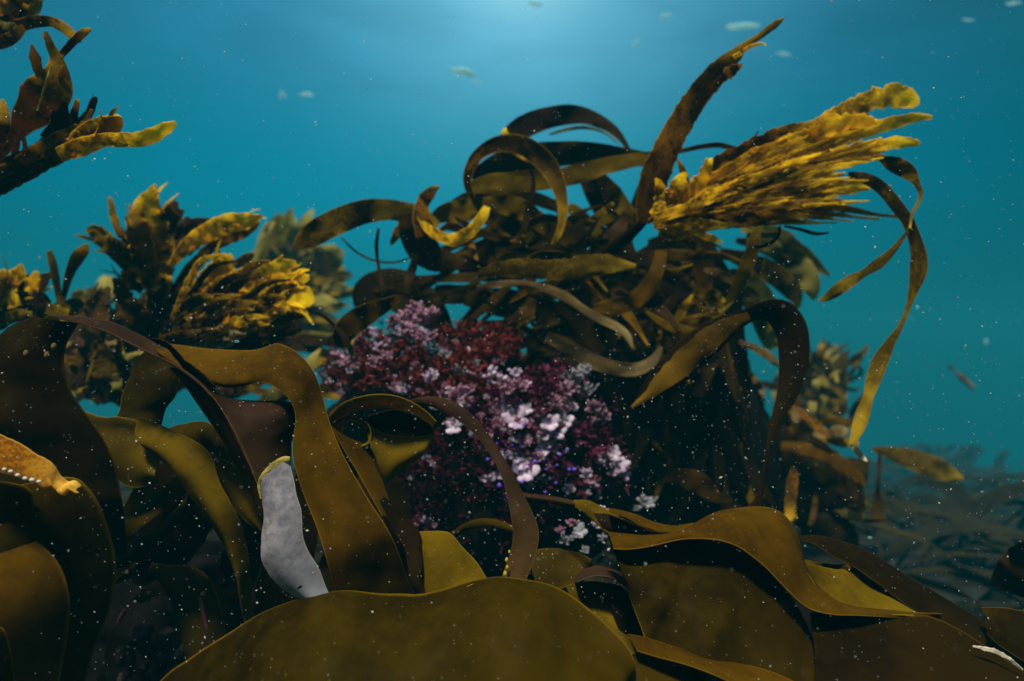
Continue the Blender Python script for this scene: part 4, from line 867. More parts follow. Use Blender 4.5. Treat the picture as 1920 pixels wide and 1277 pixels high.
rf_ = random.Random(61)
for k in range(26):
    x = rf_.uniform(320, 450); y = rf_.uniform(560, 650); L_ = rf_.uniform(80, 170); a = R(rf_.uniform(5, 62)); w_ = rf_.uniform(7, 20)
    tp((1.43, 1.37), [(x, y, 4), (x + L_ * .35 * math.cos(a), y - L_ * .35 * math.sin(a) - 4, w_), (x + L_ * .75 * math.cos(a), y - L_ * .75 * math.sin(a), w_), (x + L_ * math.cos(a * .8), y - L_ * math.sin(a * .8), 3)], rf_.choice([GOLD, RUST, RUST, SPECK, TAN, UMBER]), rag=0.35)
t = thing('kelp_plant', 'yellow-green frilly seaweed cropped by the left edge just above the dark arch', 'seaweed', P(20, 600, 1.5), None)
for pts, m in (([(-30, 590, 30), (0, 560, 50), (25, 530, 44), (38, 508, 20), (40, 496, 5)], GOLD), ([(-40, 570, 30), (-10, 540, 44), (5, 520, 26), (10, 505, 6)], GOLD), ([(0, 580, 30), (40, 555, 44), (62, 530, 26), (68, 508, 5)], GOLD),
               ([(10, 580, 24), (50, 560, 34), (75, 530, 24), (96, 512, 8)], OLIVE), ([(-20, 560, 40), (20, 572, 56), (60, 570, 44), (90, 582, 20)], DARK), ([(50, 545, 20), (75, 560, 26), (92, 580, 16)], PURPLE),
               ([(-30, 610, 20), (0, 605, 26), (30, 590, 20), (60, 588, 8)], SPECK), ([(20, 600, 12), (60, 588, 26), (100, 586, 34), (130, 592, 20)], OLIVE), ([(-40, 545, 30), (0, 555, 50), (40, 550, 40), (60, 545, 10)], GOLD)):
    tp((1.46, 1.40), pts, m, rag=0.28)
t = thing('seaweed_sprig', 'pair of slim green blades forking in a V between the two left bushes', 'seaweed', P(114, 600, 1.45), None)
strap('blade', (1.45, 1.42), [(114, 585, 8), (110, 555, 10), (104, 520, 13), (98, 490, 13), (92, 470, 8)], SPECK, t, n=30, twv=8)
strap('blade', (1.45, 1.40), [(114, 585, 7), (122, 545, 10), (132, 510, 16), (144, 485, 22), (156, 470, 20), (163, 458, 6)], SPECK, t, n=30, twv=8)
strap('base', 1.44, [(95, 598, 20), (112, 584, 34), (126, 592, 26), (130, 606, 10)], OLIVE, t, n=16, rag=0.3)
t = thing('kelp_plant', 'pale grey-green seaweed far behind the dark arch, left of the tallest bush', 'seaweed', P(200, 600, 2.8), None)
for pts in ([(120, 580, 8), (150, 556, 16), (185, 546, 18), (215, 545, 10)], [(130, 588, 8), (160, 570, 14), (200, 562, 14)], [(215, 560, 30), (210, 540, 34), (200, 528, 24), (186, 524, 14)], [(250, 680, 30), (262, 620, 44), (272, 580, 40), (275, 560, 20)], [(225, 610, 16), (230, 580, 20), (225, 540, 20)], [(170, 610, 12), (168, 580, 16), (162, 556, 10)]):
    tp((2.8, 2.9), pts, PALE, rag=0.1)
t = thing('kelp_plant', 'dim tangled seaweed seen through the loop of the dark left arch', 'seaweed', P(200, 800, 1.75), None)
for k in range(26):
    x = random.uniform(120, 300); y = random.uniform(610, 760); L_ = random.uniform(40, 110); a = random.uniform(0, 6.28)
    tp((1.7, 1.8), [(x, y, 8), (x + L_ * .5 * math.cos(a), y + L_ * .5 * math.sin(a), random.uniform(18, 44)), (x + L_ * math.cos(a + .5), y + L_ * math.sin(a + .5), 8)], random.choice([DARK, SHADOW, SHADOW, UMBER, PURPLE]))
for x, y, w_, m in ((190, 680, 40, OLIVE), (205, 640, 18, TAN), (245, 660, 30, PALE), (195, 700, 44, SPECK), (215, 715, 20, PALE), (135, 690, 14, SPECK)):
    tp(1.68, [(x, y - w_ * .8, 6), (x + 3, y, w_), (x + 8, y + w_ * .9, 6)], m, n=14)

t = thing('kelp_plant', 'low brown undergrowth between the golden left plants and the purple mound', 'seaweed', P(400, 720, 2.0), None)
ru_ = random.Random(44)
for k in range(95):
    x = ru_.uniform(120, 640); y = ru_.uniform(585, 735)
    if x > 560 and y < 620: continue
    L_ = ru_.uniform(60, 170); a = R(ru_.gauss(-20, 28)); w_ = ru_.uniform(10, 30)
    dx = L_ * math.cos(a); dy = L_ * math.sin(a); bow = ru_.uniform(-25, 20)
    strap('blade', ru_.uniform(1.75, 2.3), [(x - dx / 2, y - dy / 2, 5), (x - dx / 6, y - dy / 6 + bow, w_), (x + dx / 4, y + dy / 4 + bow, w_), (x + dx / 2, y + dy / 2, 4)], ru_.choice([SHADOW, SHADOW, DARK, UMBER, UMBER, RUST, SPECK, PALE]), t, n=22, rag=0.2, wave=0.05, twv=40)
# hazy bush behind
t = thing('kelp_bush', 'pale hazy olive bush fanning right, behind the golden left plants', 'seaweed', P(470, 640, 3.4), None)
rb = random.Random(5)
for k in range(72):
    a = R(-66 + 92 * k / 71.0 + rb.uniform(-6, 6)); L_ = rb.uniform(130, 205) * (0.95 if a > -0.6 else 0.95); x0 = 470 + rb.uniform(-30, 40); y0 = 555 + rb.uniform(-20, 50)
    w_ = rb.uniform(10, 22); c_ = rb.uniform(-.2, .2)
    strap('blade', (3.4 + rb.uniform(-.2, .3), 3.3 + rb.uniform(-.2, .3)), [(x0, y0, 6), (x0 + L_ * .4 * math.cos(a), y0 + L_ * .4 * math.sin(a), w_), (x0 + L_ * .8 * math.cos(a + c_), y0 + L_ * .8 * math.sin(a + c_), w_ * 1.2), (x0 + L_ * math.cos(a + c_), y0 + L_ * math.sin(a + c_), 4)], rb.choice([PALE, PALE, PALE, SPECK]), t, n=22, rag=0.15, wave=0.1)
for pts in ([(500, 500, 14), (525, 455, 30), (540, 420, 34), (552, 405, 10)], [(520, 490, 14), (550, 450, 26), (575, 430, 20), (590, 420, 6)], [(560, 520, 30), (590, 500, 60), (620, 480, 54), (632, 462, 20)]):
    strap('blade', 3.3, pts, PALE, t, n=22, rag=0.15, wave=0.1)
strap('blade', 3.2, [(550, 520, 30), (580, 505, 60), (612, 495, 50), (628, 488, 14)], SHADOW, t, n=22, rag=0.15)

# top left plant
t = thing('kelp_plant', 'brown kelp with ragged yellow fingers reaching in from the upper left edge', 'seaweed', P(-10, 330, 1.12), None)
TLK = dict(rag=0.14, rip=0.08, freq=5, cup=0.06, twv=20, frill=0.10, dens=6)
def tl(d, pts, m, **k):
    kk = dict(TLK); kk.update(k); strap('blade', d, pts, m, t, **kk)
tl((1.14, 1.04), [(-40, 365, 30), (0, 342, 42), (50, 312, 46), (95, 285, 50), (140, 265, 52), (180, 250, 50), (205, 238, 40), (222, 226, 20), (228, 220, 6)], RUST)
tl((1.05, 1.02), [(110, 290, 24), (150, 276, 34), (190, 264, 26), (225, 262, 26), (260, 262, 28), (290, 252, 26), (312, 240, 22), (330, 230, 8)], GOLD, rag=0.2)
tl((1.06, 1.04), [(130, 270, 20), (170, 246, 36), (200, 232, 30), (218, 222, 16), (228, 222, 5)], GOLD, rag=0.3)
tl((1.13, 1.08), [(-30, 350, 40), (20, 318, 44), (70, 290, 36), (110, 260, 34), (145, 238, 22), (165, 215, 14), (176, 190, 12), (181, 182, 4)], PURPLE)
tl((1.10, 1.06), [(88, 262, 26), (106, 240, 28), (118, 215, 22), (122, 190, 6)], DARK)
tl((1.10, 1.07), [(132, 240, 14), (138, 218, 14), (144, 195, 10), (146, 186, 4)], RUST)
tl((1.09, 1.06), [(90, 282, 8), (130, 258, 10), (158, 232, 10), (172, 205, 5)], TAN, rag=0.05)
tl((1.12, 1.05), [(-30, 300, 30), (8, 275, 26), (32, 248, 28), (52, 220, 52), (78, 190, 76), (100, 160, 66), (108, 130, 36), (104, 105, 20), (94, 85, 15), (85, 58, 6)], RUST, rag=0.06, twv=8)
tl((1.06, 1.05), [(70, 208, 3), (82, 170, 4), (94, 130, 3), (98, 122, 2)], PALE, n=20, twv=0)
tl((1.08, 1.04), [(108, 112, 8), (122, 95, 12), (140, 76, 13), (156, 62, 14), (170, 54, 6)], RUST)
tl((1.08, 1.05), [(-20, 300, 14), (2, 262, 16), (8, 230, 18), (8, 205, 14), (4, 186, 5)], RUST)
stem('stipe', (1.16, 1.10), [(-50, 372, 40), (0, 344, 36), (50, 316, 26), (90, 294, 16)], DARK, t)
t = thing('kelp_plant', 'ragged brown and yellow seaweed cropped by the top left corner', 'seaweed', P(0, 60, 1.2), None)
for pts, m in (([(-30, 68, 18), (10, 58, 22), (50, 44, 22), (90, 40, 18), (116, 50, 20), (136, 66, 16), (148, 80, 5)], RUST), ([(-30, 40, 30), (10, 24, 40), (40, 8, 36), (70, -10, 26), (90, -30, 10)], RUST), ([(0, 10, 24), (40, -10, 36), (70, -14, 30), (90, -24, 10)], GOLD),
               ([(-20, 84, 16), (5, 80, 22), (25, 68, 20), (45, 52, 12)], RUST), ([(40, 52, 8), (55, 34, 16), (66, 15, 18), (72, -5, 16)], PALE), ([(36, 40, 6), (42, 24, 10), (50, 8, 10)], SPECK), ([(-30, 10, 40), (0, 0, 50), (30, -20, 40)], GOLD), ([(-10, 40, 10), (15, 50, 14), (30, 46, 8)], PALE)):
    tl((1.2, 1.16), pts, m, rag=0.22)

# ------------------------------------------------------------------ right middle distance
t = thing('kelp_bush', 'hazy olive bush with a flat top, between the dark hook and the long hanging ribbon', 'seaweed', P(1540, 800, 3.4), None)
rb = random.Random(8)
for k in range(58):
    x0 = 1535 + rb.gauss(0, 30); y0 = rb.uniform(690, 810); L_ = rb.uniform(45, 120); a = R(rb.gauss(-80, 38))
    w_ = rb.uniform(7, 17); c_ = rb.uniform(-18, 18)
    yt = max(638 + abs(x0 - 1540) * .5 + rb.uniform(0, 24), y0 + L_ * math.sin(a)); xt = x0 + L_ * .6 * math.cos(a)
    strap('blade', 3.4 + rb.uniform(-.3, .3), [(x0, y0, 6), ((x0 + xt) / 2 + c_, (y0 + yt) / 2, w_), (xt, yt, w_ * .8), (xt + rb.uniform(-6, 14), yt - rb.uniform(2, 12), 3)], rb.choice([PALE, SPECK, UMBER, SHADOW, UMBER, SPECK]), t, n=16, rag=0.35, wave=0.08)
t = thing('kelp_plant', 'brown kelp with bent yellow blades, below the tip of the long hanging ribbon', 'seaweed', P(1500, 900, 2.0), None)
def rm(d, pts, m, **k):
    kk = dict(TLK); kk.update(k); strap('blade', d, pts, m, t, **kk)
rm((2.0, 1.9), [(1450, 760, 20), (1490, 775, 26), (1520, 795, 24), (1545, 815, 22), (1575, 828, 20), (1610, 832, 10)], RUST)
rm((1.95, 1.9), [(1530, 795, 8), (1560, 790, 14), (1590, 792, 14), (1602, 806, 10), (1600, 826, 6)], SPECK)
rm((1.9, 1.9), [(1552, 815, 14), (1572, 808, 22), (1590, 812, 14)], TAN)
rm((2.0, 1.85), [(1465, 835, 14), (1500, 840, 22), (1540, 850, 26), (1580, 872, 26), (1606, 890, 18), (1622, 912, 5)], AMBER, rag=0.02)
rm((2.0, 2.0), [(1460, 740, 14), (1480, 748, 12), (1494, 768, 9), (1492, 790, 5)], PURPLE)
rm((1.98, 1.98), [(1475, 770, 8), (1480, 800, 8), (1496, 828, 6)], UMBER)
rm((2.05, 2.0), [(1610, 860, 34), (1606, 890, 40), (1600, 920, 26), (1598, 950, 14)], SHADOW)
rm((2.1, 2.0), [(1440, 790, 40), (1480, 830, 80), (1530, 860, 70), (1580, 900, 50), (1600, 940, 16)], SHADOW)
rm((2.1, 2.0), [(1400, 900, 60), (1460, 900, 110), (1530, 910, 110), (1590, 930, 60), (1620, 960, 10)], DARK)
rm((2.0, 1.95), [(1490, 875, 10), (1486, 905, 18), (1482, 940, 18), (1480, 968, 16), (1478, 976, 10)], RUST, n=30)
rm((2.0, 1.95), [(1530, 920, 6), (1528, 945, 10), (1524, 970, 10), (1518, 985, 8)], UMBER, n=20)
rm((2.15, 2.1), [(1550, 935, 14), (1575, 950, 24), (1600, 962, 28), (1620, 968, 18)], PALE)
rm((2.1, 2.1), [(1598, 932, 8), (1615, 940, 12), (1634, 950, 5)], PALE)
rm((2.2, 2.1), [(1500, 940, 40), (1540, 980, 90), (1580, 1010, 60), (1600, 1040, 20)], SHADOW)
sstrap('hazy brown leaf pointing right over the dim sea bed, with a forked pale tip', (2.5, 2.4), [(1636, 842, 8), (1665, 848, 22), (1705, 860, 36), (1750, 876, 40), (1780, 888, 30), (1806, 898, 8)], SPECK, cat='seaweed', name='kelp_strap', n=40, twv=6)
sstrap('dim paddle-shaped blade hanging on a thread above the sea bed at right', (2.3, 2.3), [(1650, 845, 6), (1648, 880, 8), (1646, 920, 8), (1646, 950, 20), (1645, 975, 26), (1636, 988, 8)], UMBER, cat='seaweed', name='kelp_strap', n=40, twv=6)
sstrap('dim brown leaf lying in the black shade left of the dark hook foot', (1.7, 1.65), [(1245, 900, 6), (1275, 895, 30), (1310, 905, 40), (1340, 930, 24), (1372, 938, 5)], UMBER, cat='seaweed', name='kelp_strap', n=30)
sstrap('second dim leaf deep in the black shade, higher than the other', (1.8, 1.8), [(1200, 880, 10), (1225, 850, 50), (1250, 835, 44), (1265, 860, 14)], SHADOW, cat='seaweed', name='kelp_strap', n=30)
sstrap('black blade tip rising at the far right edge', (1.25, 1.2), [(1890, 1110, 60), (1900, 1075, 56), (1915, 1040, 40), (1932, 1012, 10)], DARK, cat='kelp blade', name='kelp_frond', n=30)
G_FAR = 'dim kelp clumps far out over the sea bed'
for lab, px, py, d, wd, ht, sd_ in (('faint kelp clump rising behind the fish at the far right', 1790, 900, 16.0, 130, 80, 1), ('broad dim kelp clump at the right edge', 1900, 1000, 9.0, 110, 120, 2), ('low faint kelp clump between the hanging ribbon and the fish', 1690, 880, 16.0, 90, 70, 3), ('dim kelp clump low above the right corner', 1760, 1060, 5.5, 150, 100, 4)):
    rb = random.Random(sd_); t = thing('kelp_clump', lab, 'seaweed', P(px, py, d), G_FAR)
    for k in range(34):
        x0 = px + rb.gauss(0, wd * .4); y0 = py + rb.uniform(-10, 30); h_ = ht * rb.uniform(.45, 1.0) * max(.3, 1 - abs(x0 - px) / (wd * 1.4)); lean = rb.uniform(.1, .9) * h_
        strap('blade', (d + rb.uniform(-.3, .3), d + rb.uniform(-.3, .3)), [(x0, y0, 5), (x0 + lean * .25, y0 - h_ * .45, rb.uniform(9, 20)), (x0 + lean * .6, y0 - h_ * .85, rb.uniform(7, 16)), (x0 + lean, y0 - h_ * rb.uniform(.8, 1.0), 3)], rb.choice([SHADOW, SHADOW, DARK, UMBER]), t, n=16, rag=0.2, wave=0.1)
# distant seaweed carpet, too dense and dim to count
rb = random.Random(21)
parts = []
for k in range(800):
    y = 2.3 * (20 / 2.3) ** rb.random(); x = rb.uniform(-0.75, 0.78) * y
    z = floor_z(x, y)
    h = rb.uniform(0.25, 0.70) * (1 + 0.08 * y); a = rb.uniform(0.9, 1.5); az = rb.gauss(0.1, 0.7)
    C0 = Vector((x, y, z - .03)); pts = []; wd = rb.uniform(0.012, 0.05) * (1 + 0.08 * y)
    g = []; uvg = []
    for i in range(7):
        tt = i / 6.0
        q = C0 + Vector((math.sin(a * tt + .2) * h * tt * 1.4 * math.cos(az), math.sin(a * tt) * h * tt * math.sin(az), math.cos(a * tt * 1.2) * h * tt))
        wv = wd * (0.3 + 1.4 * math.sin(math.pi * min(1, tt * .93 + .05)))
        sd_ = Vector((math.sin(az) * .6, math.cos(az), 0.5)).normalized() if k % 2 else Vector((0.9, .3, .3)).normalized()
        g.append([q - sd_ * wv * .5, q + Vector((0, 0, .15 * wv)), q + sd_ * wv * .5]); uvg.append([(0.1, tt), (.5, tt), (.9, tt)])
    parts.append(shell(g, 0.002, uvg))
v, f, u = merge(parts)
cov = link_mesh('seaweed_carpet', v, f, kelp_mat('carpet_kelp', (0.006, 0.007, 0.006), (0.028, 0.026, 0.014), (0.04, 0.036, 0.018), (0.05, 0.045, 0.02), scale=3, trans=0.35, bump=0), None, u)
cov['kind'] = 'stuff'; cov['label'] = 'dim carpet of seaweed covering the sloping sea bed far behind'; cov['category'] = 'seaweed'

# ------------------------------------------------------------------ the purple mound: red weed and pale coralline tufts
REDM = kelp_mat('red_weed', (0.055, 0.006, 0.014), (0.20, 0.022, 0.032), (0.30, 0.05, 0.06), (0.32, 0.08, 0.06), trans=0.35, scale=16, mott=0.8, bump=0.1, tcol=1.3)
MAROON = kelp_mat('maroon_weed', (0.020, 0.003, 0.008), (0.085, 0.006, 0.026), (0.16, 0.02, 0.05), (0.16, 0.03, 0.06), trans=0.3, scale=16, mott=0.8, bump=0.1, tcol=1.3)
PINK = plain_mat('pink_coralline', (0.24, 0.09, 0.15), (0.58, 0.36, 0.50), scale=60, rough=0.6, trans=0.15, bump=0.1)
PWHITE = plain_mat('white_coralline', (0.42, 0.30, 0.47), (0.74, 0.66, 0.80), scale=50, rough=0.55, trans=0.15, bump=0.1)
GREYC = plain_mat('grey_coralline', (0.22, 0.22, 0.26), (0.46, 0.46, 0.52), scale=50, rough=0.7, trans=0.1, bump=0.1)
VIOLET = plain_mat('violet_bead', (0.10, 0.06, 0.75), (0.22, 0.10, 0.85), scale=40, rough=0.35, bump=0, spec=0.5)
def mound_d(x, y):
    """depth of the mound's front at a photo pixel"""
    dx = (x - 905) / 300.0; dy = (y - 860) / 290.0
    return 1.42 + 0.16 * (dx * dx + dy * dy) + 0.03 * nz(x * 0.02, y * 0.02, 3)
def on_mound(x, y, off=0.0): return P(x, y, mound_d(x, y) - off)
def finger_geo(p, dirv, L_, r, segs, rr):
    """a jointed coralline branch: swollen segments, flattened a little"""
    pts = []; rad = []
    q = p.copy(); dv = dirv.normalized()
    for s in range(segs):
        l = L_ / segs
        for k, f in ((0, 0.55), (0.5, 1.1), (0.92, 0.9)):
            pts.append(q + dv * l * k); rad.append(r * f * (1 + 0.25 * s / segs))
        q = q + dv * l
        dv = (dv + Vector((rr.uniform(-.25, .25), rr.uniform(-.25, .25), rr.uniform(-.1, .3)))).normalized()
    pts.append(q); rad.append(r * 0.5)
    return tube_geo(pts, rad, 7)
def tuft_geo(c, size, nf, r, rr, up=Vector((0, -0.45, 0.9)), spread=1.0, segs=3, fork=True):
    out_ = []
    for k in range(nf):
        a = rr.uniform(0, 6.2832); e = rr.uniform(0.1, 1.0) * spread
        dv = (up.normalized() + Vector((math.cos(a) * e, -abs(math.sin(a)) * e * 0.6, math.sin(a) * e * 0.8))).normalized()
        L_ = size * rr.uniform(0.6, 1.0)
        out_.append(finger_geo(c + dv * size * 0.1, dv, L_, r * rr.uniform(.8, 1.15), segs, rr))
        if fork:
            b = c + dv * L_ * 0.5
            d2 = (dv + Vector((rr.uniform(-.8, .8), rr.uniform(-.5, .2), rr.uniform(-.3, .8)))).normalized()
            out_.append(finger_geo(b, d2, L_ * 0.5, r * 0.85, 2, rr))
    return merge(out_)
def petal_geo(c, size, npet, rr, face=Vector((0, -0.8, 0.6))):
    """a rosette of thick rounded lobes"""
    out_ = []
    fz = face.normalized(); fx = fz.cross(Vector((0, 0, 1))).normalized(); fy = fz.cross(fx)
    a0 = rr.uniform(0, 6.28)
    for k in range(npet):
        a = a0 + 6.2832 * k / npet + rr.uniform(-.25, .25)
        dv = (fx * math.cos(a) + fy * math.sin(a) + fz * rr.uniform(0.1, 0.6)).normalized()
        sv = dv.cross(fz).normalized(); L_ = size * rr.uniform(0.7, 1.1); g = []; uvg = []
        for i in range(9):
            t_ = i / 8.0; wv = L_ * 0.92 * (math.sin(math.pi * (0.12 + 0.83 * t_)) ** 0.8) * (0.35 + 0.75 * t_)
            row = []; ur = []
            for j in range(7):
                x = j / 3.0 - 1
                row.append(c + dv * L_ * t_ + sv * wv * .5 * x + fz * (0.10 * L_ * (1 - x * x) + 0.14 * L_ * t_ * t_ + 0.03 * L_ * math.sin(9 * t_ + x * 4 + k))); ur.append((.5, t_))
            g.append(row); uvg.append(ur)
        out_.append(shell(g, size * 0.16, uvg))
    return merge(out_)
rr = random.Random(4)
# red weed clumps
G_RED = 'clumps of red weed on the mound'
def red_clump(label, poly, n, mat, sz=(0.016, 0.034), dens=None):
    """a clump of small branching red leaves scattered over ellipses (cx, cy, rx, ry)"""
    parts = []
    for k in range(n):
        cx, cy, rx, ry = rr.choice(poly)
        a = rr.uniform(0, 6.28); q = math.sqrt(rr.random())
        x = cx + rx * q * math.cos(a); y = cy + ry * q * math.sin(a)
        p = on_mound(x, y, rr.uniform(-0.05, 0.03))
        d_ = Vector((rr.gauss(0, .6) + (x - 905) / 500.0, -0.55 + rr.gauss(0, .35), 0.55 + rr.gauss(0, .45))).normalized()
        L_ = rr.uniform(*sz)
        parts.append(leaf_geo(p, d_, L_, L_ * rr.uniform(.2, .38), rr))
        for b in range(2):
            d2 = (d_ + Vector((rr.gauss(0, .6), rr.gauss(0, .4), rr.gauss(0, .5)))).normalized()
            parts.append(leaf_geo(p + d_ * L_ * rr.uniform(.3, .7), d2, L_ * .6, L_ * .2, rr))
    v, f, u = merge(parts)
    o = link_mesh('red_seaweed', v, f, mat, None, u, origin=on_mound(poly[0][0], poly[0][1]))
    return tag(o, label, 'red seaweed', G_RED)
red_clump('bright red bushy weed along the crest of the mound', [(880, 660, 80, 45), (790, 690, 90, 50), (720, 700, 70, 45), (930, 650, 40, 30), (830, 720, 100, 40)], 620, REDM)
red_clump('deep red weed thick on the left shoulder of the mound under the pale tufts', [(700, 680, 70, 50), (660, 710, 50, 30), (740, 650, 60, 40), (780, 680, 60, 60)], 520, REDM)
red_clump('dark maroon weed across the shaded belly of the mound', [(850, 930, 110, 70), (780, 940, 60, 60), (960, 950, 70, 50), (820, 860, 80, 50), (900, 1000, 90, 30)], 560, MAROON)
rc = red_clump('purplish red weed between the white tufts on the right of the mound', [(1040, 820, 110, 90), (980, 860, 90, 80), (1090, 870, 80, 70), (930, 780, 80, 60), (1000, 740, 60, 40), (1040, 720, 50, 34)], 840, kelp_mat('purple_weed', (0.045, 0.004, 0.026), (0.19, 0.016, 0.080), (0.30, 0.06, 0.16), (0.32, 0.08, 0.18), trans=0.35, scale=16, mott=0.8, bump=0.1, tcol=1.3))
rc2 = red_clump('pinkish red weed showing in the gap above the bottom sheet', [(920, 1045, 36, 22), (1020, 1065, 30, 22), (945, 1060, 30, 22)], 150, REDM)
for o_, n_, zone in ((rc, 34, [(1040, 830, 110, 80), (960, 830, 90, 90), (1000, 900, 80, 40)]),):
    for k in range(n_):
        cx, cy, rx, ry = rr.choice(zone); a = rr.uniform(0, 6.28); q = math.sqrt(rr.random())
        p = on_mound(cx + rx * q * math.cos(a), cy + ry * q * math.sin(a), 0.035)
        s_ = rr.uniform(0.0022, 0.005); v, f, u = ellipsoid_geo(p, (s_, s_, s_ * .8), seg=8, rings=6)
        link_mesh('violet_bead', v, f, VIOLET, o_, u, origin=p)
# pale coralline colonies; each a thing with its tufts as parts
def colony(label, tufts, cat='coralline alga'):
    c0 = tufts[0]
    t_ = thing('coralline_colony', label, cat, on_mound(c0[1], c0[2]), 'pale coralline colonies on the mound')
    for (kind, x, y, s, m, *rest) in tufts:
        p = on_mound(x, y, 0.02 + (rest[0] if rest else 0)); size = s * 1.4 / FPX
        if kind == 'p': v, f, u = petal_geo(p, size, rr.randint(4, 6), rr)
        elif kind == 'f': v, f, u = tuft_geo(p, size * 1.3, 22, size * 0.075, rr, spread=1.1, segs=3)
        else: v, f, u = tuft_geo(p, size * 1.2, 11, size * 0.13, rr, spread=1.2, segs=2, fork=False)
        link_mesh({'p': 'rosette', 'f': 'fine_tuft', 'b': 'blunt_tuft'}[kind], v, f, m, t_, u, origin=p)
    return t_
colony('pink brush-like coralline tufts crowning the top of the mound', [('f', 780, 600, 34, PINK), ('f', 800, 612, 34, PINK), ('f', 760, 620, 34, PINK), ('b', 750, 630, 18, PWHITE), ('f', 800, 645, 28, PINK), ('f', 775, 640, 30, PINK), ('b', 815, 600, 24, PINK), ('f', 740, 612, 22, PINK), ('b', 790, 640, 18, PWHITE)])
colony('pale pinkish tufts scattered down the upper left shoulder of the mound', [('b', 700, 630, 20, PWHITE), ('b', 680, 645, 20, PINK), ('b', 715, 660, 20, PWHITE), ('b', 728, 648, 16, PINK), ('f', 730, 680, 22, PINK), ('b', 690, 660, 14, PWHITE), ('f', 705, 690, 22, PINK), ('b', 735, 715, 16, PWHITE), ('b', 702, 640, 14, PWHITE)])
colony('flower-like pink and white tuft at the left end of the mound', [('b', 640, 680, 26, PINK), ('f', 655, 695, 26, PINK), ('b', 665, 705, 20, PWHITE), ('b', 620, 692, 12, PWHITE), ('b', 675, 680, 20, PINK)])
colony('small white lumps beside the amber strap at the left foot of the mound', [('b', 618, 722, 13, PWHITE), ('b', 630, 730, 15, PINK), ('b', 652, 724, 12, PWHITE), ('b', 640, 742, 14, PINK)])
colony('white nodules mixed into red weed at the middle of the mound', [('b', 812, 710, 18, PWHITE), ('b', 778, 716, 14, PWHITE), ('b', 845, 740, 16, PWHITE), ('b', 870, 760, 14, PWHITE), ('p', 882, 660, 12, PWHITE), ('b', 855, 648, 12, PINK), ('b', 790, 740, 12, PINK), ('b', 830, 745, 14, PWHITE), ('p', 868, 758, 14, PWHITE)])
colony('grey-pink tufts with white finger tips, centre right of the crest', [('b', 918, 710, 24, PWHITE), ('b', 935, 722, 22, PWHITE), ('b', 970, 708, 22, PWHITE), ('f', 950, 740, 26, PINK), ('b', 940, 755, 18, PINK), ('b', 985, 725, 14, PWHITE), ('f', 975, 735, 22, PINK)])
colony('lone white rosette beside the slender strap', [('p', 850, 803, 20, PWHITE), ('b', 842, 795, 12, PINK), ('b', 860, 812, 9, PWHITE)])
colony('group of large white petal rosettes in the middle of the mound', [('p', 940, 785, 26, PWHITE), ('p', 968, 790, 30, PWHITE), ('p', 962, 775, 26, PWHITE), ('p', 985, 770, 18, PWHITE), ('b', 930, 780, 14, PINK), ('b', 925, 765, 14, PINK)])
colony('cluster of crowded white petals on the right of the mound', [('p', 1030, 798, 24, PWHITE), ('p', 1055, 790, 22, PWHITE), ('p', 1045, 812, 24, PWHITE), ('p', 1025, 830, 24, PWHITE), ('b', 1060, 775, 18, PINK), ('p', 1020, 815, 16, PWHITE), ('b', 1070, 815, 14, PINK), ('p', 1015, 850, 16, PWHITE), ('b', 1075, 770, 16, PWHITE)])
colony('fine greyish tufts forming the right peak of the mound', [('f', 1080, 725, 32, GREYC), ('f', 1062, 745, 30, PINK), ('f', 1100, 745, 28, GREYC), ('f', 1095, 710, 26, GREYC), ('f', 1040, 765, 24, PINK), ('b', 1060, 755, 16, PWHITE), ('f', 1112, 775, 24, PINK), ('f', 1130, 790, 22, PINK), ('b', 1110, 795, 16, PINK)])
colony('single upright white lobe left of the crowded petals', [('p', 965, 822, 18, PWHITE), ('b', 975, 832, 10, PWHITE)])
colony('big white flower-shaped rosette behind the slender strap', [('p', 985, 890, 28, PWHITE), ('p', 975, 872, 18, PWHITE), ('b', 990, 905, 14, PWHITE), ('p', 968, 858, 18, PWHITE), ('b', 985, 855, 12, PINK)])
colony('round white knobs left of the slender strap', [('b', 918, 905, 18, PWHITE), ('b', 938, 898, 16, PWHITE), ('p', 935, 890, 14, PWHITE), ('b', 905, 900, 10, PINK)])
colony('stack of white ruffled lobes at the right end of the mound', [('p', 1128, 858, 20, PWHITE), ('p', 1150, 855, 20, PWHITE), ('p', 1160, 872, 22, PWHITE), ('p', 1170, 890, 18, PWHITE), ('b', 1140, 875, 16, PINK), ('b', 1165, 905, 16, PINK), ('p', 1148, 885, 16, PINK)])
colony('star-shaped pink and white tuft below the ruffled lobes', [('b', 1110, 915, 24, PINK), ('b', 1098, 930, 14, PWHITE), ('b', 1118, 935, 14, PWHITE), ('p', 1105, 905, 14, PINK)])
colony('faint bluish star-shaped tuft in the shade right of the mound', [('b', 1208, 950, 26, GREYC), ('b', 1220, 945, 18, GREYC), ('b', 1196, 958, 14, GREYC)])
colony('small white tuft over the straight-folded golden blade', [('b', 798, 985, 22, PWHITE), ('b', 785, 990, 14, PINK), ('b', 812, 990, 14, PINK)])
colony('pale shell-like lobes between the stalk and the right hump', [('p', 1085, 1000, 16, GREYC, .2), ('f', 1062, 1020, 16, GREYC, .2), ('b', 1075, 985, 13, PINK, .2), ('b', 1128, 1015, 13, GREYC, .26), ('b', 1116, 990, 11, PWHITE, .26), ('f', 1095, 1036, 12, GREYC, .2), ('f', 1050, 1000, 12, PINK, .2)])
colony('white flakes on the upper edge of the right hump', [('b', 1132, 962, 12, PWHITE, .44), ('b', 1146, 968, 10, GREYC, .44)])
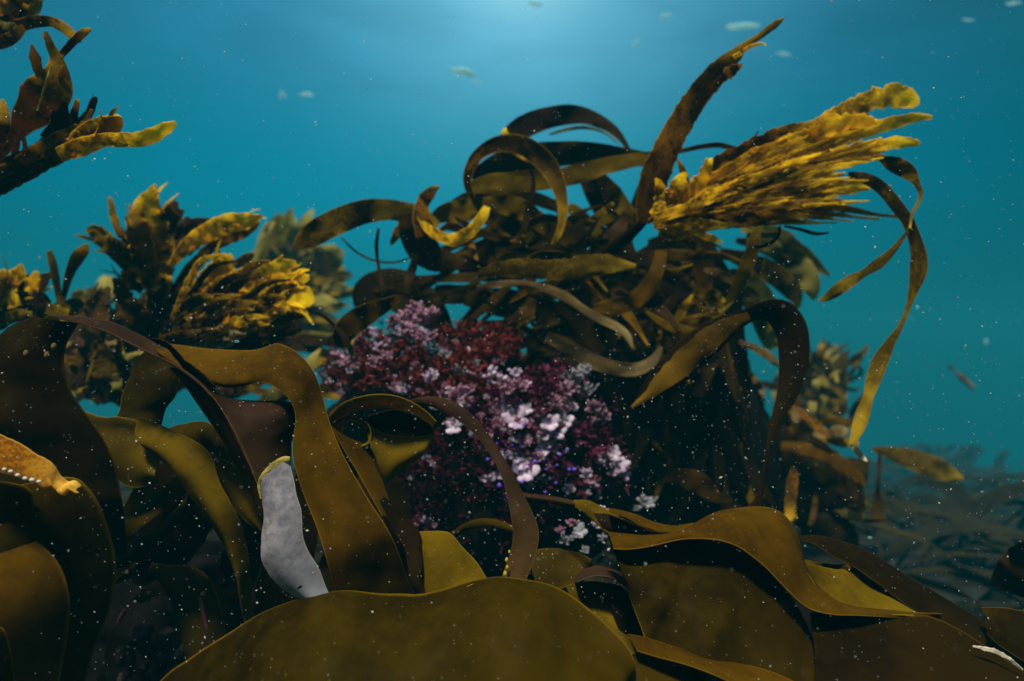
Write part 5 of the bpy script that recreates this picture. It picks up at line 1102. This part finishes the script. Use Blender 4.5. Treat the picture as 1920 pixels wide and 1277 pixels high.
colony('scattered tiny pale nodules low on the mound', [('b', 808, 868, 12, PINK), ('b', 800, 862, 10, PWHITE), ('b', 812, 876, 10, PWHITE), ('b', 768, 900, 8, GREYC), ('b', 1020, 865, 10, PWHITE), ('b', 1030, 880, 10, PINK), ('b', 1060, 850, 10, PWHITE), ('b', 1085, 840, 10, PINK), ('b', 1040, 850, 12, PWHITE), ('b', 1078, 800, 12, PINK)])
colony('fine lilac fuzz of small tufts spread all over the mound between the larger white ones', [(rr.choice('ffb'), 760 + 340 * a_ + rr.uniform(-60, 60), 660 + 230 * a_ + rr.uniform(-70, 80), rr.uniform(9, 20), rr.choice([PINK, PINK, GREYC, PWHITE])) for a_ in [rr.random() for _ in range(64)]])
t = thing('pebble_heap', 'dim pinkish pebbles and shell bits at the bottom of the black hollow', 'pebbles', P(280, 1220, 1.12), None)
PEB = plain_mat('pinkish_pebble', (0.012, 0.010, 0.011), (0.06, 0.04, 0.04), scale=40, rough=0.8)
for k in range(26):
    x = rr.uniform(225, 350); y = rr.uniform(1185, 1275); p = P(x, y, 1.10 + rr.uniform(-.03, .05)); s_ = rr.uniform(.006, .016)
    v, f, u = ellipsoid_geo(p, (s_ * 1.3, s_, s_ * .7), rot=Matrix.Rotation(rr.uniform(0, 3), 3, 'Y')); link_mesh('pebble', v, f, PEB, t, u, origin=p)
PKS = plain_mat('rose_stalk', (0.14, 0.04, 0.05), (0.25, 0.09, 0.09), scale=30, rough=0.7)
for k, (lab, pts) in enumerate((('rosy stub leaning in the black hollow, left of the dim arched blade', [(308, 1118, 10), (314, 1132, 12), (322, 1145, 6)]), ('thin rosy sprig on the dim arched blade', [(374, 1120, 6), (380, 1145, 8), (388, 1180, 6)]), ('short rosy sprig at the foot of the golden olive blade', [(474, 1112, 6), (476, 1130, 9), (472, 1150, 6)]), ('lowest rosy stub just above the pebbles', [(234, 1142, 7), (228, 1155, 10), (222, 1168, 6)]))):
    tag(stem('seaweed_sprig', 1.10, pts, PKS, knob=0.3), lab, 'seaweed', None)

# ------------------------------------------------------------------ fish
t = thing('fish', 'small slim dark fish nosing down in open water at the far right', 'fish', P(1803, 707, 4.2), None)
FISH = plain_mat('fish_skin', (0.03, 0.028, 0.025), (0.09, 0.08, 0.06), scale=18, rough=0.5, spec=0.4)
a0 = P(1779, 686, 4.35); a1 = P(1829, 731, 4.15); ax = (a1 - a0); Lf = ax.length; ax.normalize(); sv = ax.cross(Vector((0, 0, 1))).normalized(); up = sv.cross(ax)
V_ = []; F_ = []; U_ = []
prof = [(0.16, .012, .014), (0.25, .020, .022), (0.4, .034, .046), (0.55, .044, .062), (0.7, .048, .066), (0.82, .044, .056), (0.92, .030, .038), (0.98, .014, .018), (1.0, .004, .005)]
for i, (s_, rw, rh) in enumerate(prof):
    for k in range(12):
        an = 6.2832 * k / 12
        V_.append(a0 + ax * Lf * s_ + sv * math.cos(an) * rw * Lf * 1.1 + up * math.sin(an) * rh * Lf * 1.2); U_.append((k / 12, s_))
for i in range(len(prof) - 1):
    for k in range(12):
        a = i * 12 + k; b = i * 12 + (k + 1) % 12; F_.append((a, b, b + 12, a + 12))
F_.append(tuple(range(11, -1, -1))); F_.append(tuple((len(prof) - 1) * 12 + k for k in range(12)))
link_mesh('body', V_, F_, FISH, t, U_)
def fin(name, pts):
    g = [[a0 + ax * Lf * s_ + up * h0 * Lf, a0 + ax * Lf * s_ + up * (h0 + h1) * .5 * Lf, a0 + ax * Lf * s_ + up * h1 * Lf] for s_, h0, h1 in pts]
    v, f, u = shell(g, 0.003, [[(0, 0), (.5, 0), (1, 0)]] * len(pts)); link_mesh(name, v, f, FISH, t, u)
fin('tail_fin', [(0.0, -.075, .075), (0.05, -.06, .06), (0.12, -.025, .025), (0.18, -.014, .014)])
fin('back_fin', [(0.38, .045, .06), (0.48, .06, .10), (0.6, .07, .115), (0.72, .075, .10), (0.78, .07, .075)])
fin('belly_fin', [(0.36, -.06, -.045), (0.44, -.09, -.055), (0.54, -.085, -.07)])
for sg in (1, -1):
    p = a0 + ax * Lf * .93 + sv * sg * .030 * Lf + up * .012 * Lf; v, f, u = ellipsoid_geo(p, (.008 * Lf,) * 3, 8, 6); link_mesh('eye', v, f, PWHITE, t, u)

# ------------------------------------------------------------------ pale flecks: surface glints built as solids, larger grains, the snow as one mass
FLECK = plain_mat('glint_grain_fleck', (0.42, 0.90, 0.97), (0.62, 0.97, 0.99), scale=40, rough=0.8, trans=0.6, bump=0.2)
_t = FLECK.node_tree; _o = [n for n in _t.nodes if n.type == 'OUTPUT_MATERIAL'][0]; _sh = _o.inputs['Surface'].links[0].from_socket
_tr = _t.nodes.new('ShaderNodeBsdfTransparent'); _mx = _t.nodes.new('ShaderNodeMixShader'); _mx.inputs['Fac'].default_value = 0.32
_t.links.new(_tr.outputs[0], _mx.inputs[1]); _t.links.new(_sh, _mx.inputs[2]); _t.links.new(_mx.outputs[0], _o.inputs['Surface'])
G_FL = 'soft pale flecks drifting near the surface'
def fleck(label, x, y, w_, h_, d, tilt, n=3, spreadx=0.45):
    parts = []
    for k in range(n * 2 if n > 1 else 1):
        m_ = n * 2; c = P(x + (w_ * spreadx * (2 * (k + .5) / m_ - 1) if n > 1 else 0), y + (rr.uniform(-.35, .35) * h_ if n > 1 else 0), d + rr.uniform(-.05, .05))
        sc = d / FPX * (0.5 if n > 1 else 0.8)
        parts.append(ellipsoid_geo(c, (w_ * sc * rr.uniform(.5, .9), h_ * sc * .6, h_ * sc * rr.uniform(.4, .7)), 10, 6, Matrix.Rotation(R(tilt), 3, 'Y')))
    v, f, u = merge(parts)
    return tag(link_mesh('glint_grain_fleck', v, f, FLECK, None, u, origin=P(x, y, d)), label, 'fleck', G_FL)
for a in (('long smeared surface glint built as a fleck above the hazy water, left of centre top', 868, 136, 40, 16, 3.4, 25, 4), ('pair of wispy surface-glint flecks over open water at upper left, left one', 530, 178, 14, 12, 3.2, 50, 2), ('pair of wispy surface-glint flecks over open water at upper left, right one', 575, 178, 22, 9, 3.2, 0, 3),
          ('widest soft surface-glint fleck just left of the tall blade tip', 1392, 50, 44, 12, 3.6, -8, 6), ('oval surface-glint fleck right below the tall blade tip', 1471, 100, 22, 9, 3.5, 10, 2), ('round surface-glint fleck near the top, between the glow and the tall blade', 1193, 80, 14, 10, 3.6, 0, 2),
          ('faint surface-glint fleck high up left of the tall blade', 1248, 30, 18, 8, 3.8, 0, 3), ('soft surface-glint fleck in the bright glow at the top edge', 1004, 8, 22, 10, 3.8, 0, 3), ('surface-glint fleck at the top right corner', 1901, 6, 24, 7, 3.4, 0, 3), ('surface-glint fleck a little left of the top right corner', 1815, 36, 20, 6, 3.6, 0, 2),
          ('small surface-glint fleck low beside the wide smeared one', 893, 154, 18, 7, 3.4, 8, 2), ('faint round speck in the dim water above the fish', 1849, 640, 12, 10, 2.4, 0, 1), ('bright drifting grain right of the long hanging ribbon', 1720, 576, 8, 9, 1.1, 30, 1), ('yellowish grain floating over the dim sea bed at right', 1631, 1008, 9, 6, 1.0, 0, 1),
          ('brightest white grain in open water right of the yellow fingers', 592, 231, 6, 8, 1.0, 0, 1), ('yellowish grain in front of the golden left plants', 444, 640, 8, 6, 1.0, 0, 1)):
    fleck(*a)
SNOW = plain_mat('marine_snow', (0.75, 0.75, 0.70), (0.9, 0.9, 0.88), scale=60, rough=0.6, trans=0.3, bump=0)
SV = []; SF = []
rs = random.Random(77)
def grain(c, r_, st, ax_):
    b = len(SV); ax_ = ax_.normalized(); s1 = ax_.cross(Vector((.3, .5, .8))).normalized(); s2 = ax_.cross(s1)
    SV.extend([c + ax_ * r_ * st, c - ax_ * r_ * st, c + s1 * r_, c - s1 * r_, c + s2 * r_, c - s2 * r_])
    for q in ((0, 2, 4), (0, 4, 3), (0, 3, 5), (0, 5, 2), (1, 4, 2), (1, 3, 4), (1, 5, 3), (1, 2, 5)): SF.append(tuple(b + i for i in q))
for k in range(9500):
    d = rs.choice((rs.uniform(0.66, 0.95), rs.uniform(0.60, 1.3), rs.uniform(0.5, 2.4)))
    x = rs.uniform(-120, 2040); y = rs.uniform(-80, 1360)
    if y < 560 and rs.random() < 0.6: continue
    if x > 1500 and y > 560 and rs.random() < 0.45: continue
    big = rs.random()
    r_px = 0.45 + 0.95 * big ** 4 + (0.6 if big > 0.992 else 0)
    grain(P(x, y, d), r_px * min(d, 1.3) / FPX, rs.uniform(1.0, 2.2), Vector((rs.gauss(.6, .5), rs.gauss(0, .4), rs.gauss(-.3, .5))))
for k in range(60):
    d = rs.uniform(0.25, 0.5)
    grain(P(rs.uniform(0, 1920), rs.uniform(0, 1277), d), rs.uniform(0.5, 1.0) * d / FPX, rs.uniform(1, 2), Vector((rs.gauss(.6, .5), rs.gauss(0, .4), rs.gauss(-.3, .5))))
sn = link_mesh('marine_snow', SV, SF, SNOW)
sn['kind'] = 'stuff'; sn['label'] = 'fine white specks of marine snow drifting through the water'; sn['category'] = 'marine snow'

# ------------------------------------------------------------------ the water's own haze
def haze_box(lo, hi):
    x0, y0, z0 = lo; x1, y1, z1 = hi
    v = [(x, y, z) for z in (z0, z1) for y in (y0, y1) for x in (x0, x1)]
    f = [(0, 2, 3, 1), (4, 5, 7, 6), (0, 1, 5, 4), (2, 6, 7, 3), (0, 4, 6, 2), (1, 3, 7, 5)]
    m = bpy.data.materials.new('water_haze'); m.use_nodes = True; t_ = m.node_tree; t_.nodes.clear()
    o_ = t_.nodes.new('ShaderNodeOutputMaterial'); pv = t_.nodes.new('ShaderNodeVolumePrincipled')
    pv.inputs['Color'].default_value = (0.02, 0.44, 0.57, 1); pv.inputs['Density'].default_value = HAZE_D; pv.inputs['Anisotropy'].default_value = 0.1
    t_.links.new(pv.outputs[0], o_.inputs['Volume'])
    ob = link_mesh('haze', v, f, m); ob['kind'] = 'stuff'
    return ob
HAZE_D = 0.032
zmin = min(floor_z(x, y) for y in ys for x in xs_)
haze_box((-64, -15, zmin - 1), (64, 62, 3.0))
# the carpet and the mass of weed stay as single objects; everything else is one thing each
